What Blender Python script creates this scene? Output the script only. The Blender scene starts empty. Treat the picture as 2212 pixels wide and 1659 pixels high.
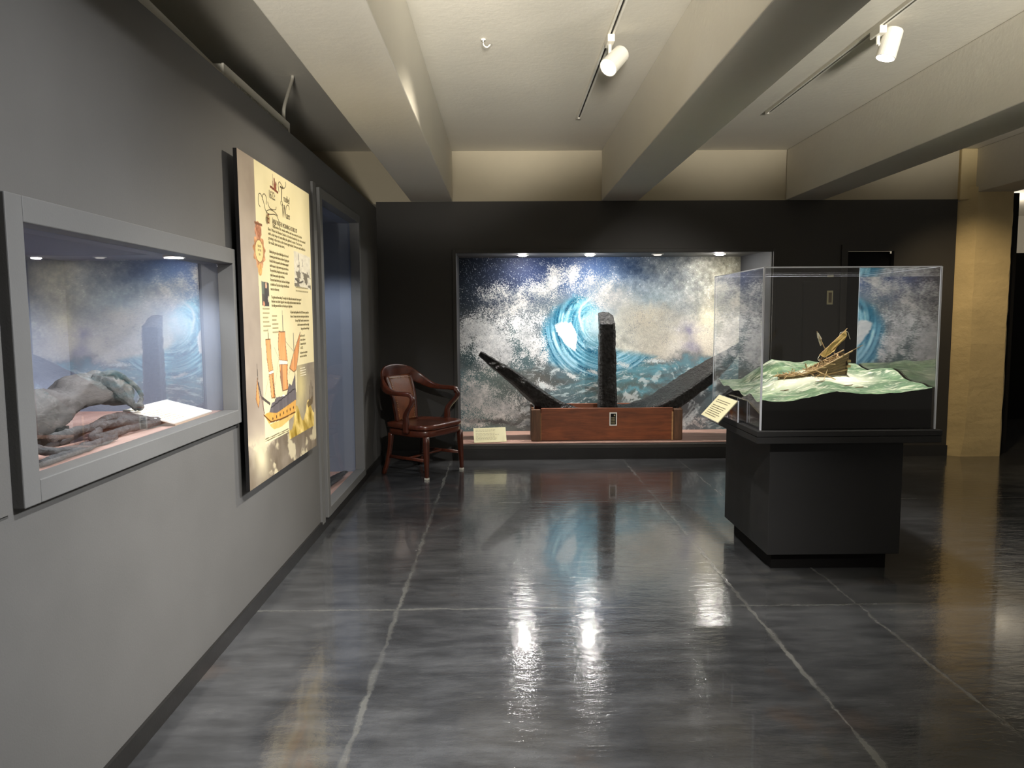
import bpy, bmesh, math, random
import numpy as np
from mathutils import Vector, Matrix, Euler
R_ = math.radians
random.seed(7)
sc = bpy.context.scene
COL = sc.collection

# ------------------------------------------------------------------ camera, world, exposure
cam = bpy.data.cameras.new('camera')
cam.sensor_width = 36.0
cam.lens = 1575.0 / 2212.0 * 36.0
cam.clip_start = 0.05
co = bpy.data.objects.new('camera', cam)
COL.objects.link(co)
_p, _y, _r = R_(5.22), R_(0.74), R_(-0.37)
fwd = Vector((math.sin(_y) * math.cos(_p), math.cos(_y) * math.cos(_p), -math.sin(_p)))
rgt = Vector((math.cos(_y), -math.sin(_y), 0))
upv = rgt.cross(fwd)
r2 = rgt * math.cos(_r) + upv * math.sin(_r)
u2 = -rgt * math.sin(_r) + upv * math.cos(_r)
co.matrix_world = Matrix(((r2.x, u2.x, -fwd.x, 0), (r2.y, u2.y, -fwd.y, 0), (r2.z, u2.z, -fwd.z, 1.4), (0, 0, 0, 1)))
sc.camera = co
vs = sc.view_settings
sc.display_settings.display_device = 'sRGB'
vs.view_transform = 'Standard'
vs.look = 'None'
vs.gamma = 1.0
vs.use_curve_mapping = False
vs.exposure = 0.0
wd = bpy.data.worlds.new('gallery_ambient')
sc.world = wd
wd.use_nodes = True
wd.node_tree.nodes['Background'].inputs[0].default_value = (1.0, 0.93, 0.82, 1)
wd.node_tree.nodes['Background'].inputs[1].default_value = 0.26
sc.cycles.caustics_reflective = False
sc.cycles.caustics_refractive = False
sc.cycles.max_bounces = 8
sc.cycles.transparent_max_bounces = 16


def spot(name, loc, aim, power, angle, blend=0.5, color=(1, 0.93, 0.82), radius=0.04):
    l = bpy.data.lights.new(name, 'SPOT')
    l.energy = power
    l.spot_size = R_(angle)
    l.spot_blend = blend
    l.color = color
    l.shadow_soft_size = radius
    o = bpy.data.objects.new(name, l)
    COL.objects.link(o)
    o.location = loc
    o.rotation_euler = (Vector(aim) - Vector(loc)).to_track_quat('-Z', 'Y').to_euler()
    return o


WARM = (1, 0.9, 0.74)
NEUT = (1, 0.96, 0.9)
COOL = (0.82, 0.9, 1)
# track spots: the two in view (their heads are built below) and unseen others standing in for more track lamps
spot('spot_wall', (0.55, 4.16, 2.76), (-1.2, 3.75, 1.0), 180, 80, 0.9, WARM)
spot('spot_vitrine', (2.10, 4.13, 2.76), (1.86, 4.22, 1.0), 230, 76, 0.7, NEUT)
spot('spot_wall_near', (0.62, 1.7, 2.8), (-1.2, 2.1, 0.2), 210, 96, 0.9, (0.96, 0.97, 1))
spot('spot_wall_low', (2.07, 1.9, 2.8), (-1.2, 2.5, 0.45), 480, 56, 0.9, (0.97, 0.98, 1), 0.15)
spot('spot_mural', (1.75, 2.9, 2.80), (1.35, 7.9, 0.8), 340, 34, 0.9, NEUT, 0.12)
spot('spot_floor', (0.62, 0.9, 2.8), (-0.3, 3.6, 0.0), 600, 70, 0.95, NEUT)
spot('pedestal_fill', (0.62, 3.95, 2.86), (1.45, 4.3, 0.2), 110, 34, 0.9, NEUT)  # added to light the pedestal's left side; no such lamp on the track
spot('spot_column', (3.9, 5.9, 2.85), (4.75, 7.05, 0.5), 90, 80, 0.9, (1, 0.78, 0.48))  # unseen spot for the column, not on either track
spot('beam_fill', (-0.45, 0.1, 1.4), (-0.66, 5.0, 3.0), 480, 27, 0.5, (1, 0.95, 0.86), 0.2)  # added unseen light, brightens the underside of the left beam
spot('wall_top_fill', (-0.98, 0.4, 2.3), (-1.32, 4.6, 2.80), 26, 34, 0.8, (1, 0.95, 0.86), 0.1)  # added unseen light for the dark bay above the left wall
# added unseen fill lights that brighten the ceiling, one per ceiling bay
for x_, e_ in ((0.25, 1350), (2.03, 1300), (3.85, 900)):
    spot('bay_fill', (x_, 0.1, 1.9), (x_ * 1.02, 5.0, 3.62), e_, 28, 0.4, (1, 0.955, 0.87), 0.25)


# ------------------------------------------------------------------ node and material helpers
class NT:
    def __init__(s, m):
        m.use_nodes = True
        s.t = m.node_tree
        s.t.nodes.clear()
        s.out = s.t.nodes.new('ShaderNodeOutputMaterial')

    def n(s, typ, ins=None, **kw):
        nd = s.t.nodes.new(typ)
        for k, v in kw.items():
            setattr(nd, k, v)
        for k, v in (ins or {}).items():
            if hasattr(v, 'links') or isinstance(v, bpy.types.NodeSocket):
                s.t.links.new(v, nd.inputs[k])
            else:
                nd.inputs[k].default_value = v
        return nd

    def math(s, op, a, b=None, c=None, clamp=False):
        ins = {0: a}
        if b is not None:
            ins[1] = b
        if c is not None:
            ins[2] = c
        return s.n('ShaderNodeMath', ins, operation=op, use_clamp=clamp).outputs[0]

    def mix(s, f, a, b, blend='MIX'):
        nd = s.n('ShaderNodeMix', data_type='RGBA', blend_type=blend)
        for i, v in ((0, f), (6, a), (7, b)):
            if isinstance(v, bpy.types.NodeSocket):
                s.t.links.new(v, nd.inputs[i])
            else:
                nd.inputs[i].default_value = v
        return nd.outputs[2]

    def coord(s, kind='Object'):
        return s.n('ShaderNodeTexCoord').outputs[kind]

    def noise(s, vec, scale, detail=4, rough=0.55, dist=0.0):
        nd = s.n('ShaderNodeTexNoise', {'Vector': vec, 'Scale': scale, 'Detail': detail, 'Roughness': rough, 'Distortion': dist})
        return nd.outputs[0]

    def mapv(s, vec, scale=(1, 1, 1), rot=(0, 0, 0), loc=(0, 0, 0)):
        return s.n('ShaderNodeMapping', {'Vector': vec, 'Scale': scale, 'Rotation': rot, 'Location': loc}).outputs[0]

    def ramp(s, f, stops):
        nd = s.n('ShaderNodeValToRGB', {0: f})
        cr = nd.color_ramp
        while len(cr.elements) < len(stops):
            cr.elements.new(0.5)
        for e, (p, c) in zip(cr.elements, stops):
            e.position = p
            e.color = c if len(c) == 4 else (*c, 1)
        return nd.outputs[0]

    def rng(s, f, a, b, c, d):
        return s.n('ShaderNodeMapRange', {0: f, 1: a, 2: b, 3: c, 4: d}).outputs[0]

    def bsdf(s, color, rough=0.5, metal=0.0, bump=None, bstr=0.3, bdist=0.01, spec=0.5, coat=0.0, extra=None):
        ins = {'Base Color': color, 'Roughness': rough, 'Metallic': metal, 'Specular IOR Level': spec, 'Coat Weight': coat}
        ins.update(extra or {})
        b = s.n('ShaderNodeBsdfPrincipled', ins)
        if bump is not None:
            bp = s.n('ShaderNodeBump', {'Height': bump, 'Strength': bstr, 'Distance': bdist})
            s.t.links.new(bp.outputs[0], b.inputs['Normal'])
        s.t.links.new(b.outputs[0], s.out.inputs[0])
        return b


def lin(c):
    return tuple(((x / 255) / 12.92 if x / 255 <= 0.04045 else ((x / 255 + 0.055) / 1.055) ** 2.4) for x in c)


def rgba(*c):
    return (*lin(c), 1)


def paint(name, c, var=0.12, rough=0.55, scale=3.0, fine=60, bstr=0.12, spec=0.35, coat=0.0, metal=0.0, coord='Object', bdist=0.004):
    """painted or plain surface with a little tonal drift and a fine bump"""
    m = bpy.data.materials.new(name)
    t = NT(m)
    v = t.coord(coord)
    a = t.noise(v, scale, 5, 0.6)
    f = t.rng(a, 0.3, 0.7, 1 - var, 1 + var)
    hsv = t.n('ShaderNodeHueSaturation', {'Value': f, 'Color': (*c, 1)})
    fn = t.noise(v, fine, 3, 0.6)
    ro = t.rng(a, 0.3, 0.7, rough - 0.06, rough + 0.06)
    t.bsdf(hsv.outputs[0], ro, metal, fn, bstr, bdist, spec, coat)
    return m


def wood(name, dark, light, axis=0, rough=0.35, coat=0.3, freq=1.0, bstr=0.15):
    m = bpy.data.materials.new(name)
    t = NT(m)
    s = [22 * freq, 22 * freq, 22 * freq]
    s[axis] = 2.2 * freq
    v = t.mapv(t.coord(), s)
    a = t.noise(v, 1.6, 6, 0.65, 0.8)
    b = t.noise(t.coord(), 4, 3)
    f = t.math('ADD', t.math('MULTIPLY', a, 0.75), t.math('MULTIPLY', b, 0.35))
    c = t.ramp(f, [(0.3, dark), (0.75, light)])
    t.bsdf(c, rough, 0, a, bstr, 0.003, 0.5, coat, {'Coat Roughness': 0.25})
    return m


def colattr(name, rough=0.6, spec=0.3, grain=0.0, gscale=300, coat=0.0):
    m = bpy.data.materials.new(name)
    t = NT(m)
    a = t.n('ShaderNodeAttribute', attribute_name='Col').outputs[0]
    if grain:
        g = t.noise(t.coord(), gscale, 2, 0.7)
        f = t.rng(g, 0.3, 0.7, 1 - grain, 1 + grain)
        a = t.n('ShaderNodeHueSaturation', {'Value': f, 'Color': a}).outputs[0]
    t.bsdf(a, rough, 0, None, spec=spec, coat=coat)
    return m


def emis(name, c, s):
    m = bpy.data.materials.new(name)
    t = NT(m)
    e = t.n('ShaderNodeEmission', {0: (*c, 1), 1: s})
    t.t.links.new(e.outputs[0], t.out.inputs[0])
    return m


def glass(name, k0=0.02, k=0.9, tint=(1, 1, 1)):
    """clear pane: transparent, with a mirror share that grows towards grazing view"""
    m = bpy.data.materials.new(name)
    t = NT(m)
    f = t.n('ShaderNodeLayerWeight', {0: 0.5}).outputs[1]
    r = t.math('MULTIPLY', t.math('POWER', f, 3.0), k)
    r = t.math('ADD', r, k0, clamp=True)
    tr = t.n('ShaderNodeBsdfTransparent', {0: (*tint, 1)})
    gl = t.n('ShaderNodeBsdfGlossy', {0: (1, 1, 1, 1), 'Roughness': 0.0})
    mx = t.n('ShaderNodeMixShader', {0: r, 1: tr.outputs[0], 2: gl.outputs[0]})
    t.t.links.new(mx.outputs[0], t.out.inputs[0])
    return m


# ------------------------------------------------------------------ mesh helpers
def bx(bm, x0, x1, y0, y1, z0, z1, M=None):
    vv = [bm.verts.new(p) for p in ((x0, y0, z0), (x1, y0, z0), (x1, y1, z0), (x0, y1, z0), (x0, y0, z1), (x1, y0, z1), (x1, y1, z1), (x0, y1, z1))]
    for f in ((0, 3, 2, 1), (4, 5, 6, 7), (0, 1, 5, 4), (1, 2, 6, 5), (2, 3, 7, 6), (3, 0, 4, 7)):
        bm.faces.new([vv[i] for i in f])
    if M is not None:
        bmesh.ops.transform(bm, matrix=M, verts=vv)
    return vv


def loft(bm, rings, cap=True, closed=True):
    rr = [[bm.verts.new(p) for p in r] for r in rings]
    n = len(rr[0])
    for a, b in zip(rr, rr[1:]):
        for i in range(n if closed else n - 1):
            j = (i + 1) % n
            bm.faces.new((a[i], a[j], b[j], b[i]))
    if cap and closed:
        bm.faces.new(rr[0][::-1])
        bm.faces.new(rr[-1])
    return rr


def smooth_path(pts, n):
    """Catmull-Rom through points (tuples of any length)"""
    P = [np.array(p, float) for p in pts]
    P = [2 * P[0] - P[1]] + P + [2 * P[-1] - P[-2]]
    out = []
    segs = len(P) - 3
    for i in range(n + 1):
        u = i / n * segs
        k = min(int(u), segs - 1)
        f = u - k
        a, b, c, d = P[k:k + 4]
        out.append(0.5 * ((2 * b) + (c - a) * f + (2 * a - 5 * b + 4 * c - d) * f * f + (3 * b - a - 3 * c + d) * f ** 3))
    return out


def sweep(bm, pts, prof, up=(0, 0, 1), n=None, nseg=10, square=0.0):
    """pts: list of (x,y,z); prof: per-point (width, height) half sizes; superellipse cross-section"""
    data = [(*p, *w) for p, w in zip(pts, prof)]
    path = smooth_path(data, n or 6 * (len(pts) - 1))
    rings = []
    upv_ = Vector(up)
    for i, q in enumerate(path):
        p = Vector(q[:3])
        a = Vector(path[max(i - 1, 0)][:3])
        b = Vector(path[min(i + 1, len(path) - 1)][:3])
        tg = (b - a).normalized()
        s = tg.cross(upv_)
        if s.length < 1e-4:
            s = tg.cross(Vector((0, 1, 0)))
        s.normalize()
        h = s.cross(tg).normalized()
        ring = []
        e = 2.0 / (2.0 + square * 6)
        for k in range(nseg):
            t = 2 * math.pi * k / nseg + (math.pi / nseg)
            c_, s_ = math.cos(t), math.sin(t)
            cx = math.copysign(abs(c_) ** e, c_)
            sx = math.copysign(abs(s_) ** e, s_)
            ring.append(p + s * (cx * max(q[3], 1e-4)) + h * (sx * max(q[4], 1e-4)))
        rings.append(ring)
    return loft(bm, rings)


def cyl(bm, a, b, r0, r1=None, n=16):
    a, b = Vector(a), Vector(b)
    r1 = r0 if r1 is None else r1
    d = (b - a).normalized()
    s = d.cross(Vector((0, 0, 1)))
    if s.length < 1e-4:
        s = Vector((1, 0, 0))
    s.normalize()
    h = s.cross(d)
    rings = []
    for p, r in ((a, r0), (b, r1)):
        rings.append([p + (s * math.cos(2 * math.pi * k / n) + h * math.sin(2 * math.pi * k / n)) * r for k in range(n)])
    return loft(bm, rings)


def ball(bm, c, r, sub=2, scale=(1, 1, 1)):
    M = Matrix.Translation(c) @ Matrix.Diagonal((*scale, 1))
    return bmesh.ops.create_icosphere(bm, subdivisions=sub, radius=r, matrix=M)['verts']


def _finish(name, me, m, parent, smooth, bevel):
    me.materials.append(m)
    if smooth:
        me.shade_smooth()
    o = bpy.data.objects.new(name, me)
    COL.objects.link(o)
    if bevel:
        b = o.modifiers.new('bevel', 'BEVEL')
        b.width = bevel
        b.segments = 2
        b.limit_method = 'ANGLE'
        b.angle_limit = R_(40)
    if parent is not None:
        o.parent = parent
    return o


def wpos(o):
    v = Vector((0, 0, 0))
    while o is not None:
        v += Vector(o.location)
        o = o.parent
    return v


def obj(name, bm, m, parent=None, smooth=False, bevel=0.0, world=True):
    """one mesh object; world=True: bm is in world space, moved under its parent"""
    bmesh.ops.recalc_face_normals(bm, faces=bm.faces)
    if parent is not None and world:
        bmesh.ops.translate(bm, vec=-wpos(parent), verts=bm.verts)
    me = bpy.data.meshes.new(name)
    bm.to_mesh(me)
    bm.free()
    return _finish(name, me, m, parent, smooth, bevel)


def tag(o, label=None, cat=None, group=None, kind=None):
    if label:
        o['label'] = label
    if cat:
        o['category'] = cat
    if group:
        o['group'] = group
    if kind:
        o['kind'] = kind
    return o


def thing(name, label, cat, loc=(0, 0, 0), rotz=0.0, group=None):
    o = bpy.data.objects.new(name, None)
    o.empty_display_size = 0.1
    COL.objects.link(o)
    o.location = loc
    o.rotation_euler = (0, 0, rotz)
    return tag(o, label, cat, group)


def struct(name, bm, m, label=None, smooth=False, bevel=0.0):
    return tag(obj(name, bm, m, None, smooth, bevel), label, None, None, 'structure')


def boxes(*bs):
    bm = bmesh.new()
    for b in bs:
        bx(bm, *b)
    return bm


def text_mesh(name, body, size, M, m, parent, xs=1.0, shear=0.0, align='LEFT', spacing=1.0, line=1.0, extrude=0.0003):
    cu = bpy.data.curves.new(name, 'FONT')
    cu.body = body
    cu.size = size
    cu.shear = shear
    cu.align_x = align
    cu.space_character = spacing
    cu.space_line = line
    cu.extrude = extrude
    cu.resolution_u = 3
    to = bpy.data.objects.new(name, cu)
    COL.objects.link(to)
    bpy.context.view_layer.update()
    dg = bpy.context.evaluated_depsgraph_get()
    me = bpy.data.meshes.new_from_object(to.evaluated_get(dg))
    bpy.data.objects.remove(to)
    me.name = name
    me.transform(M @ Matrix.Diagonal((xs, 1, 1, 1)))
    me.materials.clear()
    if parent is not None:
        me.transform(Matrix.Translation(-wpos(parent)))
    return _finish(name, me, m, parent, False, 0)


# value noise on arrays, for the printed pictures and weathered shapes
def vnoise(x, y, seed=0):
    r = np.random.RandomState(seed)
    T = r.rand(256, 256)
    xi = np.floor(x).astype(int)
    yi = np.floor(y).astype(int)
    fx, fy = x - xi, y - yi
    fx = fx * fx * (3 - 2 * fx)
    fy = fy * fy * (3 - 2 * fy)
    g = lambda i, j: T[i % 256, j % 256]
    return (g(xi, yi) * (1 - fx) + g(xi + 1, yi) * fx) * (1 - fy) + (g(xi, yi + 1) * (1 - fx) + g(xi + 1, yi + 1) * fx) * fy


def fbm(x, y, seed=0, octs=5, gain=0.5):
    s, a, tot = 0, 1.0, 0
    for o in range(octs):
        s = s + a * vnoise(x * 2 ** o, y * 2 ** o, seed + o)
        tot += a
        a *= gain
    return s / tot


def sstep(a, b, x):
    t = np.clip((x - a) / (b - a), 0, 1)
    return t * t * (3 - 2 * t)


def srgb2lin(c):
    c = np.clip(c / 255.0, 0, 1)
    return np.where(c <= 0.04045, c / 12.92, ((c + 0.055) / 1.055) ** 2.4)


def picture_mesh(name, nu, nv, fpos, col, m, parent):
    """flat printed picture: grid of nu x nv vertices with a colour per vertex (col: nv,nu,3 sRGB 0..255)"""
    U, V = np.meshgrid(np.linspace(0, 1, nu), np.linspace(0, 1, nv))
    P = fpos(U, V).reshape(-1, 3) - np.array(wpos(parent))
    idx = np.arange(nu * nv).reshape(nv, nu)
    q = np.stack([idx[:-1, :-1], idx[1:, :-1], idx[1:, 1:], idx[:-1, 1:]], -1).reshape(-1, 4)
    me = bpy.data.meshes.new(name)
    me.vertices.add(nu * nv)
    me.vertices.foreach_set('co', P.ravel())
    me.loops.add(q.size)
    me.loops.foreach_set('vertex_index', q.ravel())
    me.polygons.add(len(q))
    me.polygons.foreach_set('loop_start', np.arange(0, q.size, 4))
    me.update(calc_edges=True)
    me.validate()
    ca = me.color_attributes.new('Col', 'FLOAT_COLOR', 'POINT')
    L = srgb2lin(col.reshape(-1, 3))
    ca.data.foreach_set('color', np.concatenate([L, np.ones((len(L), 1))], 1).ravel())
    return _finish(name, me, m, parent, False, 0)


# ------------------------------------------------------------------ materials
def floor_material():
    m = bpy.data.materials.new('polished_dark_concrete')
    t = NT(m)
    v = t.coord()
    big = t.noise(v, 0.9, 6, 0.62, 0.4)
    mid = t.noise(t.mapv(v, (1.4, 5, 1)), 2.2, 7, 0.68)
    fine = t.noise(v, 38, 4, 0.7)
    f = t.math('ADD', t.math('MULTIPLY', big, 0.55), t.math('MULTIPLY', mid, 0.45))
    c = t.ramp(f, [(0.30, rgba(34, 34, 35)), (0.47, rgba(58, 59, 61)), (0.60, rgba(80, 81, 83)), (0.76, rgba(104, 100, 94))])
    rust = t.rng(t.noise(v, 1.3, 5, 0.6), 0.60, 0.74, 0, 0.45)
    c = t.mix(rust, c, rgba(96, 74, 56))
    # pale scuffs
    sc1 = t.rng(t.noise(t.mapv(v, (3, 26, 1), (0, 0, 0.5)), 1.5, 5, 0.7), 0.66, 0.74, 0, 0.35)
    c = t.mix(sc1, c, rgba(150, 148, 142))
    sep = t.n('ShaderNodeSeparateXYZ', {0: v})
    x, y = sep.outputs[0], sep.outputs[1]
    wob = t.math('MULTIPLY', t.math('SUBTRACT', t.noise(v, 6, 4, 0.7), 0.5), 0.05)
    brk = t.noise(v, 3.5, 4, 0.7)
    total = None
    for cc, c0, w in ((x, -0.512, 0.020), (x, 1.178, 0.020), (y, 3.41, 0.018), (y, 5.43, 0.014), (x, 1.715, 0.014)):
        d = t.math('ABSOLUTE', t.math('SUBTRACT', t.math('ADD', cc, wob), c0))
        ww = t.math('MULTIPLY', t.rng(brk, 0.35, 0.7, 0.25, 1.3), w)
        k = t.math('SUBTRACT', 1.0, t.math('DIVIDE', d, ww), clamp=True)
        k = t.math('MULTIPLY', t.math('MULTIPLY', k, 1.6, clamp=True), t.rng(t.noise(v, 1.1, 4, 0.7), 0.35, 0.65, 0.15, 1.0))
        total = k if total is None else t.math('MAXIMUM', total, k)
    c = t.mix(t.math('MULTIPLY', total, 0.5), c, rgba(122, 122, 116))
    ro = t.rng(mid, 0.3, 0.75, 0.07, 0.20)
    ro = t.math('ADD', ro, t.math('MULTIPLY', total, 0.25))
    h = t.math('ADD', t.math('MULTIPLY', fine, 0.10), t.math('MULTIPLY', t.noise(t.mapv(v, (1, 2.4, 1)), 9, 5, 0.6), 0.9))
    h = t.math('SUBTRACT', h, t.math('MULTIPLY', total, 0.25))
    t.bsdf(c, ro, 0, h, 0.28, 0.010, 1.0, 0.5, {'Coat Roughness': 0.06, 'Coat IOR': 1.6})
    return m


def corroded(name, dark, light, rough=0.45):
    m = bpy.data.materials.new(name)
    t = NT(m)
    v = t.coord()
    a = t.noise(v, 26, 8, 0.72)
    w = t.n('ShaderNodeTexVoronoi', {'Vector': v, 'Scale': 42.0}).outputs[0]
    c = t.ramp(a, [(0.35, dark), (0.8, light)])
    h = t.math('ADD', t.math('MULTIPLY', a, 1.2), t.math('MULTIPLY', w, 0.6))
    t.bsdf(c, rough, 0.0, h, 1.0, 0.03, 0.6, 0.0)
    return m


M_WALL = paint('grey_wall_paint', lin((96, 95, 93)), 0.08, 0.62, 1.6, 160, 0.10, 0.3)
M_WALLB = paint('back_wall_paint', lin((60, 58, 55)), 0.08, 0.62, 1.6, 160, 0.10, 0.3)  # darker grey than the left wall paint
M_CASE = paint('case_frame_paint', lin((104, 104, 103)), 0.05, 0.5, 2.0, 160, 0.08, 0.35)
M_CASEIN = paint('case_lining_paint', lin((128, 136, 152)), 0.05, 0.7, 2.0, 160, 0.05, 0.2)
M_CEIL = paint('ceiling_white_paint', lin((214, 209, 196)), 0.05, 0.6, 0.9, 26, 0.22, 0.3, bdist=0.006)
M_HEAD = paint('cream_header_paint', lin((178, 168, 146)), 0.06, 0.7, 1.2, 30, 0.2, 0.2)
M_COLUMN = paint('cream_rough_plaster', lin((206, 186, 142)), 0.10, 0.8, 2.4, 16, 0.5, 0.15, bdist=0.012)
M_BLACK = paint('black_skirting_paint', lin((34, 33, 32)), 0.12, 0.42, 3, 90, 0.1, 0.4)
M_REVEAL = paint('alcove_side_paint', lin((56, 57, 60)), 0.05, 0.6, 2.0, 160, 0.08, 0.3)
M_MATTE = paint('matte_black', lin((22, 21, 21)), 0.1, 0.75, 3, 120, 0.05, 0.15)
M_PED = paint('black_plinth_paint', lin((50, 50, 51)), 0.06, 0.6, 3, 160, 0.06, 0.25)
M_FLOOR = floor_material()
M_GLASS = glass('display_glass', 0.03, 1.15)
M_VGLASS = glass('vitrine_acrylic', 0.012, 0.85)
M_EDGEGLOW = paint('acrylic_edge_glow', (0.86, 0.90, 1.0), 0.02, 0.2, 4, 40, 0.0, 0.6)  # bluish white stands in for light glowing out along the acrylic edges
M_WHITE = paint('white_lamp_enamel', lin((226, 222, 210)), 0.03, 0.4, 4, 60, 0.03, 0.5)
M_BEIGE = paint('beige_enamel', lin((206, 202, 190)), 0.04, 0.5, 4, 60, 0.03, 0.4)
M_SLOT = paint('track_slot_black', lin((28, 25, 22)), 0.05, 0.6, 4, 60, 0.03, 0.3)
M_LAMP = emis('lamp_face', (1, 0.97, 0.92), 40)
M_LAMPA = emis('alcove_lamp_face', (1, 0.96, 0.9), 420)
M_LAMPW = emis('lamp_face_warm', (1, 0.9, 0.75), 14)
M_LAMPD = emis('lamp_face_dim', (1, 0.95, 0.85), 1.0)
M_MAHOG = wood('mahogany', lin((30, 13, 8)), lin((104, 48, 28)), 0, 0.28, 0.55, 1.0)
M_MAHOGZ = wood('mahogany_upright', lin((30, 13, 8)), lin((92, 42, 25)), 2, 0.28, 0.5, 1.0)
M_CRATE = wood('crate_pine_stained', lin((74, 36, 17)), lin((150, 82, 44)), 0, 0.5, 0.1, 0.8)
M_CRATEZ = wood('crate_end_post', lin((62, 40, 26)), lin((118, 82, 56)), 2, 0.6, 0.05, 0.8)
M_CRATEL = wood('crate_raw_edge', lin((150, 104, 62)), lin((205, 160, 108)), 0, 0.6, 0.0, 0.8)
M_DECK = wood('pinkish_board', lin((146, 108, 96)), lin((200, 164, 148)), 0, 0.5, 0.1, 0.5)
M_DECKY = wood('pinkish_board_long', lin((146, 108, 96)), lin((204, 168, 154)), 1, 0.5, 0.1, 0.5)
M_LEATHER = paint('brown_leather', lin((112, 62, 34)), 0.22, 0.38, 9, 140, 0.25, 0.5)
M_BRASS = paint('brass_nail', (0.75, 0.55, 0.28), 0.05, 0.25, 4, 40, 0.0, 0.6, 0.0, 1.0)
M_ANCHOR = corroded('corroded_black_iron', (0.004, 0.004, 0.004, 1), (0.055, 0.053, 0.050, 1), 0.36)
M_RELIC = corroded('grey_concreted_iron', (0.05, 0.05, 0.052, 1), (0.24, 0.235, 0.235, 1), 0.7)
M_TIMBER = wood('grey_waterlogged_timber', lin((44, 42, 42)), lin((112, 107, 105)), 1, 0.8, 0.0, 0.7, 1.0)
M_CARD = paint('cream_card', lin((236, 230, 190)), 0.02, 0.7, 4, 200, 0.02, 0.2)
M_CARDW = paint('white_card', lin((240, 238, 230)), 0.02, 0.7, 4, 200, 0.02, 0.2)
M_CARDS = paint('card_wedge_side', lin((190, 170, 148)), 0.04, 0.7, 4, 200, 0.02, 0.2)
M_INK = paint('dark_ink', lin((96, 86, 66)), 0.05, 0.8, 4, 40, 0.0, 0.1)
M_INKF = paint('faint_ink', lin((176, 166, 132)), 0.05, 0.8, 4, 40, 0.0, 0.1)
M_INKW = paint('pale_ink', lin((236, 228, 205)), 0.05, 0.8, 4, 40, 0.0, 0.1)
M_SHIPW = wood('model_ship_wood', lin((112, 86, 50)), lin((212, 184, 134)), 0, 0.75, 0.0, 6.0)
M_SHIPD = wood('model_ship_dark_wood', lin((66, 52, 32)), lin((140, 116, 76)), 0, 0.75, 0.0, 6.0)
M_SAIL = paint('torn_sailcloth', lin((222, 190, 122)), 0.15, 0.8, 20, 200, 0.1, 0.1)
M_SAILW = paint('white_sailcloth', lin((226, 220, 204)), 0.08, 0.8, 20, 200, 0.1, 0.1)

# ------------------------------------------------------------------ setting
XL, YB = -1.20, 7.13
ZB, ZC = 2.51, 2.985
struct('floor', boxes((-2.4, 9.5, -3.0, 12.2, -0.1, 0.0)), M_FLOOR)
struct('ceiling', boxes((-2.4, 9.5, -3.0, 12.2, ZC, ZC + 0.1)), M_CEIL)
for k, (a, b) in enumerate(((-0.865, -0.468), (0.965, 1.318), (2.745, 3.115), (4.57, 4.93))):
    bm = bmesh.new()
    bx(bm, a, b, -3.0, YB, ZB + (0.06 if k == 3 else 0), ZC)
    struct('ceiling_beam' if k == 0 else 'ceiling_beam.%03d' % k, bm, M_CEIL, bevel=0.006)
# cream header between the dark back wall and the ceiling
struct('wall_header', boxes((-2.3, 4.45, YB + 0.012, YB + 0.3, ZB - 0.02, ZC)), M_HEAD)
# left partition with its two openings, open space behind it
CY0, CY1, CZ0, CZ1 = 1.83, 3.225, 1.0, 1.645      # wide case opening
NY0, NY1, NZ0, NZ1 = 4.87, 6.10, 0.13, 2.18       # tall niche opening
WT = 2.455
bm = bmesh.new()
e_ = 0.015
for (y0, y1, z0, z1) in ((-3, CY0 - e_, 0, WT), (CY0 - e_, CY1 + e_, 0, CZ0 - e_), (CY0 - e_, CY1 + e_, CZ1 + e_, WT), (CY1 + e_, NY0 - e_, 0, WT), (NY0 - e_, NY1 + e_, 0, NZ0 - e_), (NY0 - e_, NY1 + e_, NZ1 + e_, WT), (NY1 + e_, YB + 0.01, 0, WT)):
    bx(bm, XL - 0.03, XL, y0, y1, z0, z1)
bmesh.ops.remove_doubles(bm, verts=bm.verts, dist=1e-5)
struct('wall_left', bm, M_WALL)
struct('wall_left_back', boxes((-2.35, -2.25, -3, YB + 0.3, 0, ZC)), M_CEIL)
struct('baseboard_left', boxes((XL, XL + 0.012, -3, YB, 0, 0.07)), M_BLACK)
# back wall with the alcove opening
AX0, AX1, AZ0, AZ1, AY1 = -0.44, 2.635, 0.145, 2.02, 7.94
bm = bmesh.new()
for (x0, x1, z0, z1) in ((XL, AX0, 0, ZB), (AX0, AX1, 0, AZ0), (AX0, AX1, AZ1, ZB), (AX1, 3.36, 0, ZB), (3.36, 3.81, 0, 0.3), (3.36, 3.81, 2.02, ZB), (3.81, 4.42, 0, ZB)):
    bx(bm, x0, x1, YB, YB + 0.03, z0, z1)
bmesh.ops.remove_doubles(bm, verts=bm.verts, dist=1e-5)
struct('wall_back', bm, M_WALLB)
struct('baseboard_back', boxes((XL, AX0 - 0.03, YB - 0.012, YB, 0, 0.10), (AX0 - 0.03, 4.42, YB - 0.02, YB, 0, 0.105)), M_BLACK)
# door-like dark recess behind the vitrine
d = struct('door_1', boxes((3.30, 3.36, YB - 0.02, YB, 0, 2.08), (3.81, 3.87, YB - 0.02, YB, 0, 2.08), (3.36, 3.81, YB - 0.02, YB, 2.02, 2.08)), M_WALLB)
obj('door_panel', boxes((3.36, 3.81, YB + 0.06, YB + 0.09, 0.3, 2.02)), M_MATTE, d)
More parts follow.
